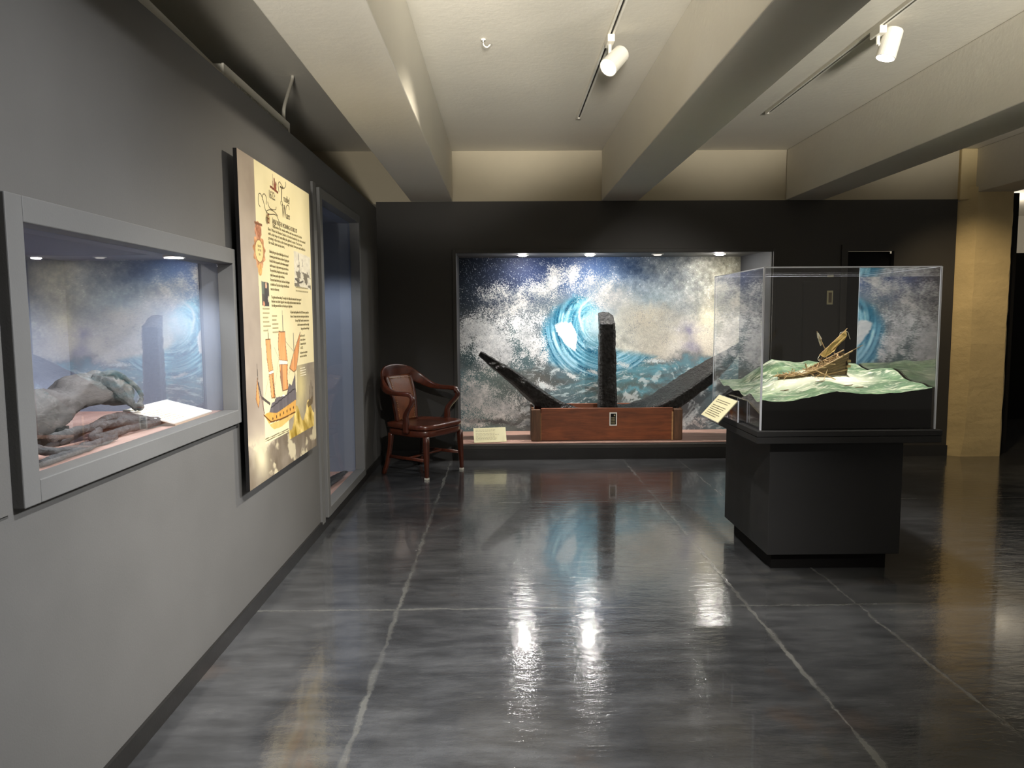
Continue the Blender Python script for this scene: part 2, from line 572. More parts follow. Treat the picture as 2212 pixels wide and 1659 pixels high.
# column at the end of the fourth beam
bm = bmesh.new()
ring = [(4.43, 7.16), (4.57, 7.06), (4.91, 7.06), (4.93, 7.08), (4.93, 7.5), (4.43, 7.5)]
rows = []
for i in range(41):
    z = 2.62 * i / 40
    fl = 0.05 * math.exp(-z / 0.22)
    j = lambda s: (vnoise(np.array([z * 9.0 + s]), np.array([s * 3.3]), 5)[0] - 0.5) * 0.014
    rows.append([(x - (fl if k < 2 else 0) + j(k), y + j(k + 9) * 0.5, z) for k, (x, y) in enumerate(ring)])
loft(bm, rows)
struct('column', bm, M_COLUMN)
struct('column_head', boxes((4.42, 4.60, 7.10, 7.5, 2.5, ZC)), M_COLUMN, bevel=0.01)
# partition stub and the next room past the column
struct('wall_right', boxes((4.93, 5.07, 7.2, 7.5, 0, 2.58)), M_MATTE)
struct('wall_far', boxes((4.6, 9.5, 11.9, 12.1, 0, ZC)), M_CEIL)
struct('wall_far_panel', boxes((4.8, 8.6, 9.6, 9.7, 0, 2.20)), M_MATTE)
struct('wall_back_right', boxes((5.9, 9.5, 7.2, 7.4, 0, ZC)), M_WALLB)
sg = thing('wall_switch_box', 'small white box mounted on the black panel in the next room', 'switch box', (6.36, 9.58, 1.93))
obj('box_body', boxes((6.325, 6.42, 9.55, 9.6, 1.87, 1.99)), M_WHITE, sg, bevel=0.004)
obj('face_plate', boxes((6.335, 6.375, 9.545, 9.55, 1.89, 1.97)), M_BEIGE, sg)

# trim strips beside the two openings of the left wall
struct('trim_1', boxes((XL, XL + 0.012, 1.665, 1.745, 0.935, 1.75)), M_WALL)
struct('trim_2', boxes((XL, XL + 0.014, 4.70, 4.775, 0.05, 2.262)), M_CASE)


def frame_boxes(bm, x0, x1, y0, y1, z0, z1, w, wr=None, wb=None):
    wr = w if wr is None else wr
    wb = w if wb is None else wb
    bx(bm, x0, x1, y0 - w, y0, z0 - wb, z1 + w)
    bx(bm, x0, x1, y1, y1 + wr, z0 - wb, z1 + w)
    bx(bm, x0, x1, y0, y1, z1, z1 + w)
    bx(bm, x0, x1, y0, y1, z0 - wb, z0)


# ------------------------------------------------------------------ wide wall case on the left
wc = thing('wall_display_case', 'wide glazed display case set in the left wall with grey relics inside', 'display case', (XL, 2.5, CZ0))
bm = bmesh.new()
frame_boxes(bm, XL - 0.04, XL + 0.03, CY0, CY1, CZ0, CZ1 - 0.005, 0.065, 0.03, 0.06)
obj('frame', bm, M_CASE, wc, bevel=0.003)
obj('lining', boxes((-1.95, -1.93, CY0 - 0.1, CY1 + 0.06, CZ0 - 0.02, CZ1 + 0.06), (-1.95, XL - 0.04, CY0 - 0.12, CY0 - 0.1, CZ0 - 0.02, CZ1 + 0.06), (-1.95, XL - 0.04, CY1 + 0.05, CY1 + 0.07, CZ0 - 0.02, CZ1 + 0.06), (-1.95, XL - 0.04, CY0 - 0.1, CY1 + 0.06, CZ1 + 0.015, CZ1 + 0.035)), M_CASEIN, wc)
obj('case_floor', boxes((-1.93, XL - 0.05, CY0 - 0.1, CY1 + 0.05, CZ0 - 0.03, CZ0 - 0.008)), M_DECKY, wc)
obj('glass_pane', boxes((XL - 0.044, XL - 0.040, CY0 - 0.01, CY1 + 0.01, CZ0 - 0.01, CZ1 + 0.01)), M_GLASS, wc)
pl = thing('puck_light', 'round recessed puck light in the ceiling of the wide left case', 'light', (-1.33, 3.02, 1.657))
bm = bmesh.new()
cyl(bm, (-1.33, 3.02, 1.661), (-1.33, 3.02, 1.652), 0.045, n=24)
obj('light_ring', bm, M_WHITE, pl)
bm = bmesh.new()
cyl(bm, (-1.33, 3.02, 1.6515), (-1.33, 3.02, 1.648), 0.032, n=24)
obj('light_lens', bm, M_LAMP, pl)
spot('case_spot', (-1.36, 3.0, 1.635), (-1.45, 2.95, 1.0), 22, 150, 0.6, (0.86, 0.92, 1), 0.03)
spot('case_spot', (-1.36, 2.2, 1.635), (-1.45, 2.2, 1.0), 16, 150, 0.6, (0.86, 0.92, 1), 0.03)  # second case spot, with no puck light above it


def card_lines(name, n_lines, w, h, mat_, parent, M, seed, x0=0.06, y0=0.9, step=0.075, short=(0.5, 0.95), thick=0.016, gap_after=(1,)):
    """rows of tiny word dashes standing for print too small to read; one mesh per paragraph"""
    r = random.Random(seed)
    bm = bmesh.new()
    y = y0
    for i in range(n_lines):
        x = x0
        end = r.uniform(*short)
        while x < end:
            l = r.uniform(0.03, 0.10)
            bx(bm, x * w, min(x + l, end + 0.02) * w, (y - thick) * h, y * h, 0, 0.0006)
            x += l + 0.018
        y -= step * (1.9 if i in gap_after else 1)
        if i in gap_after or i == n_lines - 1:
            bmesh.ops.transform(bm, matrix=M, verts=bm.verts)
            obj(name if i == n_lines - 1 else name + '_heading', bm, mat_, parent)
            bm = bmesh.new()
    bm.free()


def basis(o, ex, ey):
    ex, ey = Vector(ex).normalized(), Vector(ey).normalized()
    ez = ex.cross(ey).normalized()
    ey = ez.cross(ex).normalized()
    return Matrix(((ex.x, ey.x, ez.x, o[0]), (ex.y, ey.y, ez.y, o[1]), (ex.z, ey.z, ez.z, o[2]), (0, 0, 0, 1)))


# slanted white card
cz = CZ0 - 0.008
cd = thing('caption_card', 'white slanted caption card on a wedge inside the wide left case', 'card', (-1.34, 2.98, cz))
bm = bmesh.new()
loft(bm, [[(-1.262, y, cz), (-1.43, y + 0.03, cz), (-1.43, y + 0.03, cz + 0.05), (-1.262, y, cz + 0.008)] for y in (2.80, 3.13)])
obj('wedge', bm, M_CARDS, cd)
Mc = basis((-1.258, 2.785, cz + 0.014), (0.0, 1, 0), (-0.19, 0.03, 0.05))
bm = bmesh.new()
bx(bm, 0, 0.365, 0, 0.20, -0.006, 0.0)
bmesh.ops.transform(bm, matrix=Mc, verts=bm.verts)
obj('card_face', bm, M_CARDW, cd, bevel=0.001)
card_lines('print', 9, 0.365, 0.20, M_INKF, cd, Mc, 3, 0.04, 0.9, 0.085, (0.3, 0.42), 0.02)


def roughen(bm, amp, freq, seed=0):
    bmesh.ops.recalc_face_normals(bm, faces=bm.faces)
    bm.normal_update()
    P = np.array([v.co for v in bm.verts])
    n1 = fbm(P[:, 0] * freq + P[:, 2] * freq * 0.7 + 31, P[:, 1] * freq - P[:, 2] * freq * 0.8 + 17, seed, 4, 0.6) - 0.5
    for v, a in zip(bm.verts, n1):
        v.co += v.normal * float(a) * amp * 2


# timber with knuckled end
bm = bmesh.new()
sweep(bm, [(-1.56, 1.95, 1.085), (-1.55, 2.20, 1.095), (-1.53, 2.38, 1.105), (-1.51, 2.49, 1.118), (-1.50, 2.57, 1.147), (-1.49, 2.66, 1.152), (-1.48, 2.75, 1.135), (-1.47, 2.83, 1.100), (-1.465, 2.86, 1.085)],
      [(0.10, 0.088), (0.10, 0.085), (0.09, 0.072), (0.07, 0.040), (0.07, 0.054), (0.07, 0.056), (0.06, 0.050), (0.04, 0.032), (0.02, 0.016)], n=110, nseg=36, square=0.2)
roughen(bm, 0.016, 11, 3)
roughen(bm, 0.008, 42, 4)
tb = thing('timber_fragment', 'thick grey waterlogged timber with a swollen socketed end in the left case', 'timber', (-1.55, 2.4, cz))
obj('beam_stub', bm, M_TIMBER, tb, smooth=True)
bm = bmesh.new()
ball(bm, (-1.435, 2.70, 1.178), 0.026, 3, (0.6, 1.2, 0.7))  # black ball stands in for the shade inside the socket hole
obj('socket_shade', bm, M_MATTE, tb, smooth=True)
bm = bmesh.new()
sweep(bm, [(-1.45, 2.585, 1.195), (-1.415, 2.635, 1.172), (-1.40, 2.69, 1.125), (-1.395, 2.74, 1.09), (-1.405, 2.79, 1.065)],
      [(0.008, 0.016), (0.008, 0.018), (0.008, 0.018), (0.008, 0.017), (0.008, 0.014)], n=36, nseg=12)
sweep(bm, [(-1.45, 2.60, 1.20), (-1.43, 2.70, 1.205), (-1.41, 2.80, 1.15), (-1.40, 2.83, 1.10), (-1.405, 2.79, 1.062)],
      [(0.008, 0.010)] * 5, n=36, nseg=12)
roughen(bm, 0.004, 40, 9)
obj('iron_strap', bm, M_RELIC, tb, smooth=True)
bm = bmesh.new()
ball(bm, (-1.395, 2.80, 1.068), 0.017, 2)
obj('bolt_head', bm, M_RELIC, tb, smooth=True)
bm = bmesh.new()
bx(bm, -1.58, -1.46, 1.98, 2.30, cz, cz + 0.03)
bx(bm, -1.56, -1.44, 2.36, 2.42, cz, cz + 0.06)
obj('support_block', bm, M_MATTE, tb, bevel=0.003)


def relic(name, label, paths, seed, amp=0.006, mat_=None):
    bm = bmesh.new()
    for pts, prof in paths:
        sweep(bm, pts, prof, n=14 * (len(pts) - 1), nseg=12)
    roughen(bm, amp, 30, seed)
    zmin = min(v.co.z for v in bm.verts)
    bmesh.ops.translate(bm, vec=(0, 0, cz - zmin), verts=bm.verts)
    o = obj(name, bm, mat_ or M_RELIC, None, smooth=True)
    tag(o, label, 'iron relic', 'chainplate relics in the left case')
    return o


relic('chainplate', 'long grey iron chainplate loop reaching from the case corner to the white card',
      [([(-1.42, 2.28, 1.03), (-1.40, 2.45, 1.035), (-1.385, 2.6, 1.03), (-1.36, 2.75, 1.02), (-1.33, 2.80, 1.012), (-1.32, 2.76, 1.008), (-1.335, 2.62, 1.01), (-1.345, 2.5, 1.008), (-1.35, 2.42, 1.006), (-1.37, 2.42, 1.01), (-1.39, 2.5, 1.02)], [(0.012, 0.014)] * 11)], 2)
relic('chainplate', 'forked grey iron strap lying nearest the glass at the case corner',
      [([(-1.42, 2.02, 1.06), (-1.36, 2.10, 1.03), (-1.33, 2.17, 1.01), (-1.315, 2.26, 1.006), (-1.31, 2.36, 1.004), (-1.31, 2.46, 1.006)], [(0.034, 0.014), (0.03, 0.014), (0.014, 0.012), (0.011, 0.011), (0.012, 0.011), (0.012, 0.012)]),
       ([(-1.28, 2.0, 1.006), (-1.285, 2.12, 1.006), (-1.295, 2.26, 1.006), (-1.31, 2.36, 1.008)], [(0.013, 0.012), (0.012, 0.011), (0.012, 0.011), (0.01, 0.01)])], 4)
relic('deadeye_block', 'rounded grey deadeye block with iron band lying before the timber',
      [([(-1.44, 2.58, 1.02), (-1.41, 2.65, 1.03), (-1.38, 2.72, 1.028), (-1.365, 2.79, 1.015)], [(0.02, 0.014), (0.038, 0.030), (0.036, 0.028), (0.014, 0.012)])], 6, 0.008)
relic('curved_strap', 'curved pitted iron strap arching from the timber end to the case floor',
      [([(-1.40, 2.70, 1.062), (-1.41, 2.60, 1.058), (-1.43, 2.50, 1.035), (-1.45, 2.38, 1.015), (-1.46, 2.30, 1.006)], [(0.012, 0.012), (0.016, 0.014), (0.018, 0.013), (0.014, 0.01), (0.006, 0.006)])], 8)

# ------------------------------------------------------------------ tall niche
tn = thing('tall_wall_niche', 'tall narrow glazed niche in the left wall with blue-grey lining', 'display niche', (XL, 5.5, NZ0))
bm = bmesh.new()
frame_boxes(bm, XL - 0.05, XL + 0.03, NY0, NY1, NZ0, NZ1, 0.065, 0.05, 0.06)
obj('frame', bm, M_CASE, tn, bevel=0.003)
obj('lining', boxes((-1.85, -1.83, NY0 - 0.1, NY1 + 0.06, NZ0 - 0.05, NZ1 + 0.3), (-1.85, XL - 0.05, NY0 - 0.12, NY0 - 0.1, NZ0 - 0.05, NZ1 + 0.3), (-1.85, XL - 0.05, NY1 + 0.02, NY1 + 0.04, NZ0 - 0.05, NZ1 + 0.3), (-1.85, XL - 0.05, NY0 - 0.1, NY1 + 0.06, NZ1 + 0.0, NZ1 + 0.02)), M_CASEIN, tn)
obj('case_floor', boxes((-1.83, XL - 0.05, NY0 - 0.1, NY1 + 0.03, NZ0 - 0.05, NZ0 - 0.025)), M_DECKY, tn)
obj('glass_pane', boxes((XL - 0.058, XL - 0.054, NY0 - 0.01, NY1 + 0.01, NZ0 - 0.02, NZ1 + 0.01)), glass('niche_glass', 0.01, 0.25), tn)
spot('niche_spot', (-1.42, 5.35, NZ1 - 0.05), (-1.38, 5.7, 0.2), 40, 110, 0.5, (0.85, 0.91, 1), 0.03)
bm = bmesh.new()
nz = NZ0 - 0.025
rings = []
for i in range(19):
    u = i / 18
    y = 5.05 + 0.85 * u
    x = -1.47 + 0.17 * u
    w = 0.085 * (1 - 0.65 * u ** 2) * (0.6 + 0.4 * min(1, u * 6))
    z = nz + 0.004 + 0.036 * u ** 1.2
    t_ = 0.030 * (1 - 0.5 * u)
    rings.append([(x - w, y, z + t_ * 0.4), (x - w * 0.5, y, z + t_), (x + w * 0.5, y, z + t_), (x + w, y, z + t_ * 0.5), (x + w * 0.7, y, z), (x - w * 0.7, y, z)])
loft(bm, rings)
bmesh.ops.subdivide_edges(bm, edges=bm.edges, cuts=2, use_grid_fill=True)
roughen(bm, 0.007, 24, 12)
zmin = min(v.co.z for v in bm.verts)
bmesh.ops.translate(bm, vec=(0, 0, nz - zmin), verts=bm.verts)
tag(obj('iron_flake', bm, M_ANCHOR, None), 'flat black corroded iron fragment lying on the niche floor', 'iron relic')

# ------------------------------------------------------------------ exhibit poster panel
PX, PY, PW, PZ0, PZ1 = -1.145, 3.255, 1.185, 0.625, 2.14
po = thing('exhibit_panel', 'tall printed text panel with a galleon drawing on the left wall', 'exhibit panel', (XL, PY + PW / 2, PZ0))
obj('panel_board', boxes((PX - 0.017, PX - 0.001, PY, PY + PW, PZ0, PZ1)), M_MATTE, po)
obj('mounting_batten', boxes((XL + 0.0005, PX - 0.017, PY + 0.2, PY + PW - 0.2, 1.75, 1.85)), M_MATTE, po)
obj('mounting_batten', boxes((XL + 0.0005, PX - 0.017, PY + 0.2, PY + PW - 0.2, 0.9, 1.0)), M_MATTE, po)
nu, nv = 260, 520
S, T = np.meshgrid(np.linspace(0, PW, nu), np.linspace(PZ1, PZ0, nv))   # S: metres from the left edge, T: height
n_big = fbm(S * 3, T * 3, 41)
n_med = fbm(S * 9, T * 9, 47)
img = np.zeros((nv, nu, 3))
img[:] = np.array([172, 158, 142])
img += ((n_big - 0.5) * 70)[..., None] * np.array([1, 0.98, 0.9])
# storm sea at the foot
sea = sstep(0.86, 0.78, T + 0.10 * (n_med - 0.5) + 0.06 * np.sin(S * 5 + 1))
img = img * (1 - sea[..., None]) + sea[..., None] * (np.array([120, 108, 92]) + (n_med[..., None] - 0.5) * 80)
crest = sstep(0.52, 0.62, fbm(S * 6 - T * 4, T * 9 + S * 4, 61)) * sstep(0.90, 0.80, T)
crest = np.maximum(crest * 0.8, np.exp(-((S - 0.13 - 0.4 * (0.85 - T)) / 0.10) ** 2 - ((T - 0.75) / 0.10) ** 2))
img = img * (1 - crest[..., None]) + crest[..., None] * np.array([228, 216, 180])


def poly(pts):
    ins = np.zeros(S.shape, bool)
    j = len(pts) - 1
    for i in range(len(pts)):
        (xi, yi), (xj, yj) = pts[i], pts[j]
        c = ((yi > T) != (yj > T)) & (S < (xj - xi) * (T - yi) / (yj - yi + 1e-12) + xi)
        ins ^= c
        j = i
    return ins


def put(mask, color, a=1.0):
    mk = (mask.astype(float) * a)[..., None]
    global img
    img = img * (1 - mk) + mk * np.asarray(color, float)


def segd(p, q, w):
    px, py = p
    qx, qy = q
    dx, dy = qx - px, qy - py
    u = np.clip(((S - px) * dx + (T - py) * dy) / (dx * dx + dy * dy + 1e-12), 0, 1)
    return np.hypot(S - px - u * dx, T - py - u * dy) < w


def line(pts, w, color, a=1.0):
    mk = np.zeros(S.shape, bool)
    for p, q in zip(pts, pts[1:]):
        mk |= segd(p, q, w)
    put(mk, color, a)


cream = np.stack([np.full(S.shape, v) for v in (238, 226, 182)], -1) + ((fbm(S * 4, T * 4, 77) - 0.5) * 26)[..., None]
cm = poly([(0.215, 2.14), (1.19, 2.14), (1.19, 1.14), (0.815, 1.14), (0.80, 0.80), (0.236, 0.80)])
put(cm & (S > 0), cream)
# inset seascape at the lower right
ins_ = poly([(0.815, 1.14), (1.19, 1.14), (1.14, 0.755), (0.63, 0.755), (0.63, 0.94), (0.80, 1.0)])
sky = np.array([164, 152, 132]) + ((n_med - 0.5) * 90)[..., None] * np.array([1, 0.95, 0.7])
put(ins_, sky)
glow = np.exp(-((S - 0.87) / 0.12) ** 2 - ((T - 1.02) / 0.14) ** 2)
put(ins_ & (glow > 0.01), (236, 220, 150), 1.0 * glow * 0.7)
wv = ins_ & (T < 0.86 + 0.05 * np.sin(S * 26) + 0.07 * (n_med - 0.5) + 0.10 * (S - 0.8))
put(wv, np.array([206, 178, 96]) + ((fbm(S * 16, T * 16 + S * 9, 5) - 0.5) * 190)[..., None])
for xx, hh in ((1.05, 1.0), (1.09, 1.03), (1.12, 0.99)):
    line([(xx, 0.90), (xx + 0.01, hh)], 0.006, (96, 84, 66), 0.8)
put(poly([(1.0, 0.91), (1.14, 0.94), (1.12, 0.89), (1.02, 0.88)]), (104, 88, 64), 0.8)
line([(0.236, 0.822), (0.62, 0.815)], 0.0025, (120, 110, 84))
line([(0.236, 0.812), (0.62, 0.805)], 0.0025, (120, 110, 84))
# galleon
OR, OD = np.array([228, 158, 98]), (150, 84, 42)
st = ((fbm(S * 60, T * 5, 15) - 0.5) * 70)[..., None]
for pts in ([(0.292, 1.300), (0.366, 1.302), (0.372, 1.20), (0.392, 1.145), (0.325, 1.140), (0.305, 1.20)],
            [(0.325, 1.128), (0.398, 1.132), (0.400, 1.07), (0.412, 1.005), (0.352, 1.010), (0.338, 1.08)],
            [(0.505, 1.335), (0.612, 1.332), (0.618, 1.26), (0.640, 1.175), (0.500, 1.190), (0.488, 1.27)],
            [(0.500, 1.168), (0.640, 1.160), (0.625, 1.09), (0.640, 1.028), (0.535, 1.025), (0.510, 1.10)],
            [(0.904, 1.325), (0.862, 1.22), (0.800, 1.118), (0.752, 1.110), (0.672, 1.135), (0.76, 1.215)],
            [(0.153, 1.125), (0.165, 1.06), (0.175, 1.02), (0.155, 0.985), (0.125, 1.03)]):
    put(poly(pts), OR + st)
    line(pts + [pts[0]], 0.003, (110, 74, 44), 0.8)
put(poly([(0.325, 1.14), (0.392, 1.145), (0.398, 1.132), (0.325, 1.128)]), (240, 236, 220))
put(poly([(0.500, 1.19), (0.640, 1.175), (0.640, 1.16), (0.500, 1.168)]), (240, 238, 226))
put(poly([(0.50, 1.10), (0.53, 1.168), (0.548, 1.165), (0.545, 1.03), (0.535, 1.025)]), (140, 104, 84), 0.7)
put(np.hypot((S - 0.545), (T - 0.985) * 1.6) < 0.034, (242, 240, 230))
put(poly([(0.29, 0.925), (0.352, 0.985), (0.392, 0.985), (0.43, 1.005), (0.60, 0.995), (0.66, 1.055), (0.70, 1.04), (0.775, 1.10), (0.780, 0.95), (0.66, 0.935), (0.43, 0.915)]), np.array([108, 102, 104]) + st * 0.6)
put(poly([(0.225, 0.942), (0.30, 0.945), (0.43, 0.925), (0.66, 0.945), (0.775, 0.955), (0.755, 0.885), (0.50, 0.885), (0.30, 0.89)]), np.array([222, 168, 84]) + st * 0.6)
put(poly([(0.255, 0.925), (0.30, 0.885), (0.50, 0.880), (0.755, 0.885), (0.70, 0.868), (0.50, 0.845), (0.38, 0.848), (0.33, 0.868)]), np.array([226, 190, 112]) + st * 0.5)
line([(0.225, 0.942), (0.33, 0.893), (0.50, 0.884), (0.755, 0.888)], 0.004, (112, 74, 40))
for k in range(7):
    xx = 0.36 + 0.06 * k
    put(np.hypot(S - xx, T - 0.905 - 0.002 * k) < 0.008, (70, 46, 28))
    line([(xx - 0.02, 0.965 + 0.008 * k), (xx + 0.04, 0.968 + 0.008 * k)], 0.003, (60, 56, 58))
for a_, b_ in (((0.334, 1.35), (0.337, 1.30)), ((0.577, 1.44), (0.58, 1.335)), ((0.766, 1.32), (0.77, 1.06)), ((0.37, 1.13), (0.41, 0.99)), ((0.155, 1.19), (0.16, 1.12))):
    line([a_, b_], 0.0035, (70, 62, 52))
line([(0.165, 1.10), (0.20, 1.03), (0.32, 0.985)], 0.007, (84, 76, 72))
line([(0.20, 1.03), (0.235, 0.95)], 0.005, (132, 108, 96))
line([(0.42, 1.26), (0.49, 1.20), (0.40, 1.04)], 0.0016, (150, 140, 112))
line([(0.62, 1.28), (0.765, 1.22), (0.66, 1.10)], 0.0016, (150, 140, 112))
line([(0.23, 1.00), (0.33, 1.13)], 0.0016, (150, 140, 112))
# dark portrait picture and the engraving
pt = poly([(0.264, 1.580), (0.374, 1.576), (0.368, 1.461), (0.264, 1.464)])
put(pt, np.array([84, 78, 70]) + ((n_med - 0.5) * 30)[..., None])
put(pt & (S < 0.30) & (T > 1.52), (104, 112, 100))
put(np.hypot((S - 0.330), (T - 1.560) * 0.8) < 0.014, (222, 182, 150))
put(poly([(0.31, 1.548), (0.352, 1.548), (0.366, 1.462), (0.29, 1.462)]), (66, 60, 58))
put(np.hypot((S - 0.36), (T - 1.497) * 0.5) < 0.008, (226, 214, 188))
put(np.hypot((S - 0.29), (T - 1.472) * 1.0) < 0.013, (214, 150, 116))
eg = poly([(0.828, 1.775), (1.166, 1.764), (1.164, 1.572), (0.822, 1.575)])
put(eg, np.array([226, 220, 200]) + ((fbm(S * 20, T * 60, 21) - 0.5) * 40)[..., None])
ek = eg & (T < 1.70) & (fbm(S * 14 + T * 10, T * 34, 23) > 0.55)
put(ek, (98, 90, 72), 0.85)
line([(0.92, 1.765), (0.93, 1.67)], 0.004, (100, 92, 74))
line([(0.99, 1.735), (1.0, 1.70)], 0.004, (120, 112, 92))
line([(0.84, 1.62), (0.93, 1.603), (1.0, 1.615)], 0.005, (80, 74, 60))
# oval cartouche
CO = (0.250, 1.720)
an = np.arctan2(T - CO[1], (S - CO[0]) * 0.75)
rr_ = np.hypot((S - CO[0]) / 0.062, (T - CO[1]) / 0.056)
put((rr_ < 1.35 + 0.22 * np.sin(an * 9) * (n_med + 0.3)), np.array([196, 140, 92]) + ((fbm(S * 40, T * 40, 9) - 0.5) * 130)[..., None])
put((np.hypot((S - 0.243) / 0.05, (T - 1.815) / 0.045) < 0.9 + 0.4 * (fbm(S * 30, T * 30, 3) - 0.4)), np.array([190, 130, 96]) + ((fbm(S * 50, T * 50, 19) - 0.5) * 140)[..., None])
put((np.hypot((S - 0.250) / 0.03, (T - 1.632) / 0.028) < 1.0), np.array([206, 156, 84]) + ((fbm(S * 50, T * 50, 29) - 0.5) * 110)[..., None])
put(rr_ < 0.98, (120, 76, 44))
put(rr_ < 0.90, (242, 212, 146))
line([(0.20, 1.848), (0.30, 1.846)], 0.006, (130, 84, 54))
# small ship emblem and the ornamented initial
for a_, b_, w_ in (((0.45, 2.055), (0.575, 2.045), 0.006), ((0.49, 2.055), (0.495, 2.12), 0.003), ((0.515, 2.055), (0.52, 2.10), 0.010), ((0.54, 2.06), (0.545, 2.085), 0.010)):
    line([a_, b_], w_, (120, 64, 44))
put(np.hypot((S - 0.525), (T - 2.062)) < 0.018, (150, 84, 62), 0.7)
put(np.hypot((S - 0.395) / 0.035, (T - 1.888) / 0.02) < 1, (178, 150, 92), 0.85)
put(np.hypot((S - 0.38) / 0.02, (T - 1.880) / 0.018) < 1, (120, 108, 80), 0.8)
picture_mesh('printed_face', nu, nv, lambda U, V: np.stack([np.full(U.shape, PX), PY + U * PW, PZ1 + V * (PZ0 - PZ1)], -1), np.clip(img, 0, 255), colattr('poster_print', 0.45, 0.35), po)


M_INKB = paint('body_ink', lin((132, 122, 92)), 0.05, 0.8, 4, 40, 0.0, 0.1)


def ptxt(name, s, z, body, size, m=None, xs=0.8, **kw):
    M = basis((PX + 0.0006, PY + s, z), (0, 1, 0), (0, 0, 1))
    return text_mesh(name, body, size, M, m or (M_INKB if name == 'body_text' else M_INK), po, xs, **kw)


ptxt('title_lettering', 0.418, 1.996, '1622:', 0.056, xs=0.85)
ptxt('title_lettering', 0.60, 2.015, 'T', 0.105, xs=0.9, shear=0.2)
ptxt('title_lettering', 0.665, 2.016, 'roubled', 0.052, xs=0.66, shear=0.25)
ptxt('title_lettering', 0.625, 1.930, 'W', 0.10, xs=0.75, shear=0.25)
ptxt('title_lettering', 0.705, 1.932, 'aters', 0.052, xs=0.62, shear=0.25)
ptxt('initial_letter', 0.385, 1.868, 'E', 0.066, paint('red_brown_ink', lin((122, 66, 40)), 0.05, 0.8), xs=1.0)
ptxt('heading_text', 0.470, 1.876, 'ARLY IN THE MORNING HOURS OF', 0.034, xs=0.80)
B = 0.0215
ptxt('body_text', 0.465, 1.856, 'September 6th, winds swirled and seas swept the decks', B, xs=1.10)
ptxt('body_text', 0.392, 1.834, 'fleet. When the Nuestra Se\u00f1ora de Atocha foundered, the crew worked\nwith a tiny hope of controlling the galleon\'s course. The fear was\ngrowing in the stern as the storm approached. Everyone was huddled in\nthe small cabins in the stern.', B, xs=1.07, line=1.0)
ptxt('body_text', 0.398, 1.726, 'Suddenly the great ship was lifted high on the crest of\na towering wave then thrown on the reef, ripping open\nthe hull. As the sea poured in, the mainmast snapped\nand the masts of a large tower swept across the sea.\nThe great Atocha, brought across waves, cracked\nrapidly down upon the night reef below.\nDesperate hands forced open a hatch and a few figures\nscrambled out. They tried to cling to the hull but the\nwaves tore them away.', 0.0205, xs=0.72, line=1.12)
ptxt('body_text', 0.405, 1.502, 'The galleon itself was sinking. The weight of her ballast, the cannons, her heavy cargo, and\nforty-four tons of silver dragged her down. Finally, only the mizzenmast remained above\nthe rolling waves with the rest of the ship out of sight there.', 0.0205, xs=0.72, line=1.0)
ptxt('body_text', 1.095, 1.430, 'To Spain, losing the galleons of the 1622 fleet was a great blow\nfrom sea. Treasure carriers were sent and gone to their home\nfar away. Philip IV needed a treasure to war on\nat the last moment needed these to fight\nlosing each thousand through', 0.0205, xs=0.72, line=1.12, align='RIGHT')
ptxt('body_text', 0.900, 1.298, 'and it to sea. At\nsearch a ship was\nhome and was lost\nin 1622.', 0.0205, xs=0.72, line=1.12)
ptxt('body_text', 0.880, 1.202, 'The shipwreck was forgotten\nuntil and was found below.', 0.0185, xs=0.72, line=1.1)
ptxt('cartouche_text', 0.252, 1.738, 'RICHES\nOF THE\nSEA', 0.016, M_INKF, xs=0.9, align='CENTER', line=1.2)
card_lines('caption_print', 2, 0.34, 0.05, M_INKF, po, basis((PX + 0.0006, PY + 0.83, 1.535), (0, 1, 0), (0, 0, 1)), 5, 0.03, 0.9, 0.4, (0.5, 0.9), 0.16, ())
card_lines('caption_print', 6, 0.12, 0.14, M_INKF, po, basis((PX + 0.0006, PY + 0.262, 1.32), (0, 1, 0), (0, 0, 1)), 6, 0.03, 0.95, 0.15, (0.5, 0.95), 0.05, ())
card_lines('caption_print', 5, 0.13, 0.12, M_INKF, po, basis((PX + 0.0006, PY + 0.40, 1.305), (0, 1, 0), (0, 0, 1)), 7, 0.03, 0.95, 0.17, (0.5, 0.95), 0.06, ())
card_lines('caption_print', 4, 0.16, 0.06, M_INKW, po, basis((PX + 0.0006, PY + 0.875, 1.065), (0, 1, 0), (0, 0, 1)), 8, 0.0, 0.95, 0.23, (0.5, 0.95), 0.09, ())
# pen flourishes round the title
bm = bmesh.new()
for pts in ([(0.285, 1.930), (0.262, 1.945), (0.268, 1.985), (0.300, 1.992), (0.335, 1.965), (0.365, 1.925), (0.42, 1.915), (0.50, 1.925), (0.545, 1.92), (0.575, 1.895), (0.575, 1.865)],
            [(0.375, 1.955), (0.385, 1.985), (0.355, 2.002), (0.325, 1.99), (0.325, 1.968)],
            [(0.40, 1.972), (0.425, 1.948), (0.475, 1.945), (0.525, 1.953), (0.535, 1.967)],
            [(0.37, 1.922), (0.43, 1.938), (0.50, 1.938), (0.555, 1.925)],
            [(0.375, 1.918), (0.372, 1.895), (0.388, 1.893), (0.398, 1.905)],
            [(0.47, 1.905), (0.468, 1.880), (0.49, 1.868), (0.515, 1.880), (0.505, 1.895)],
            [(0.590, 2.05), (0.582, 2.085), (0.605, 2.105), (0.64, 2.095), (0.68, 2.085), (0.715, 2.105), (0.715, 2.125)],
            [(0.625, 1.985), (0.615, 2.002), (0.635, 2.012), (0.655, 1.99)],
            [(0.72, 2.0), (0.745, 2.008), (0.765, 2.0), (0.765, 1.985)]):
    sweep(bm, [(PX + 0.0006, PY + s_, z_) for s_, z_ in pts], [(0.0022, 0.0006)] * len(pts), up=(1, 0, 0), n=8 * len(pts), nseg=6)
obj('flourish', bm, M_INK, po)

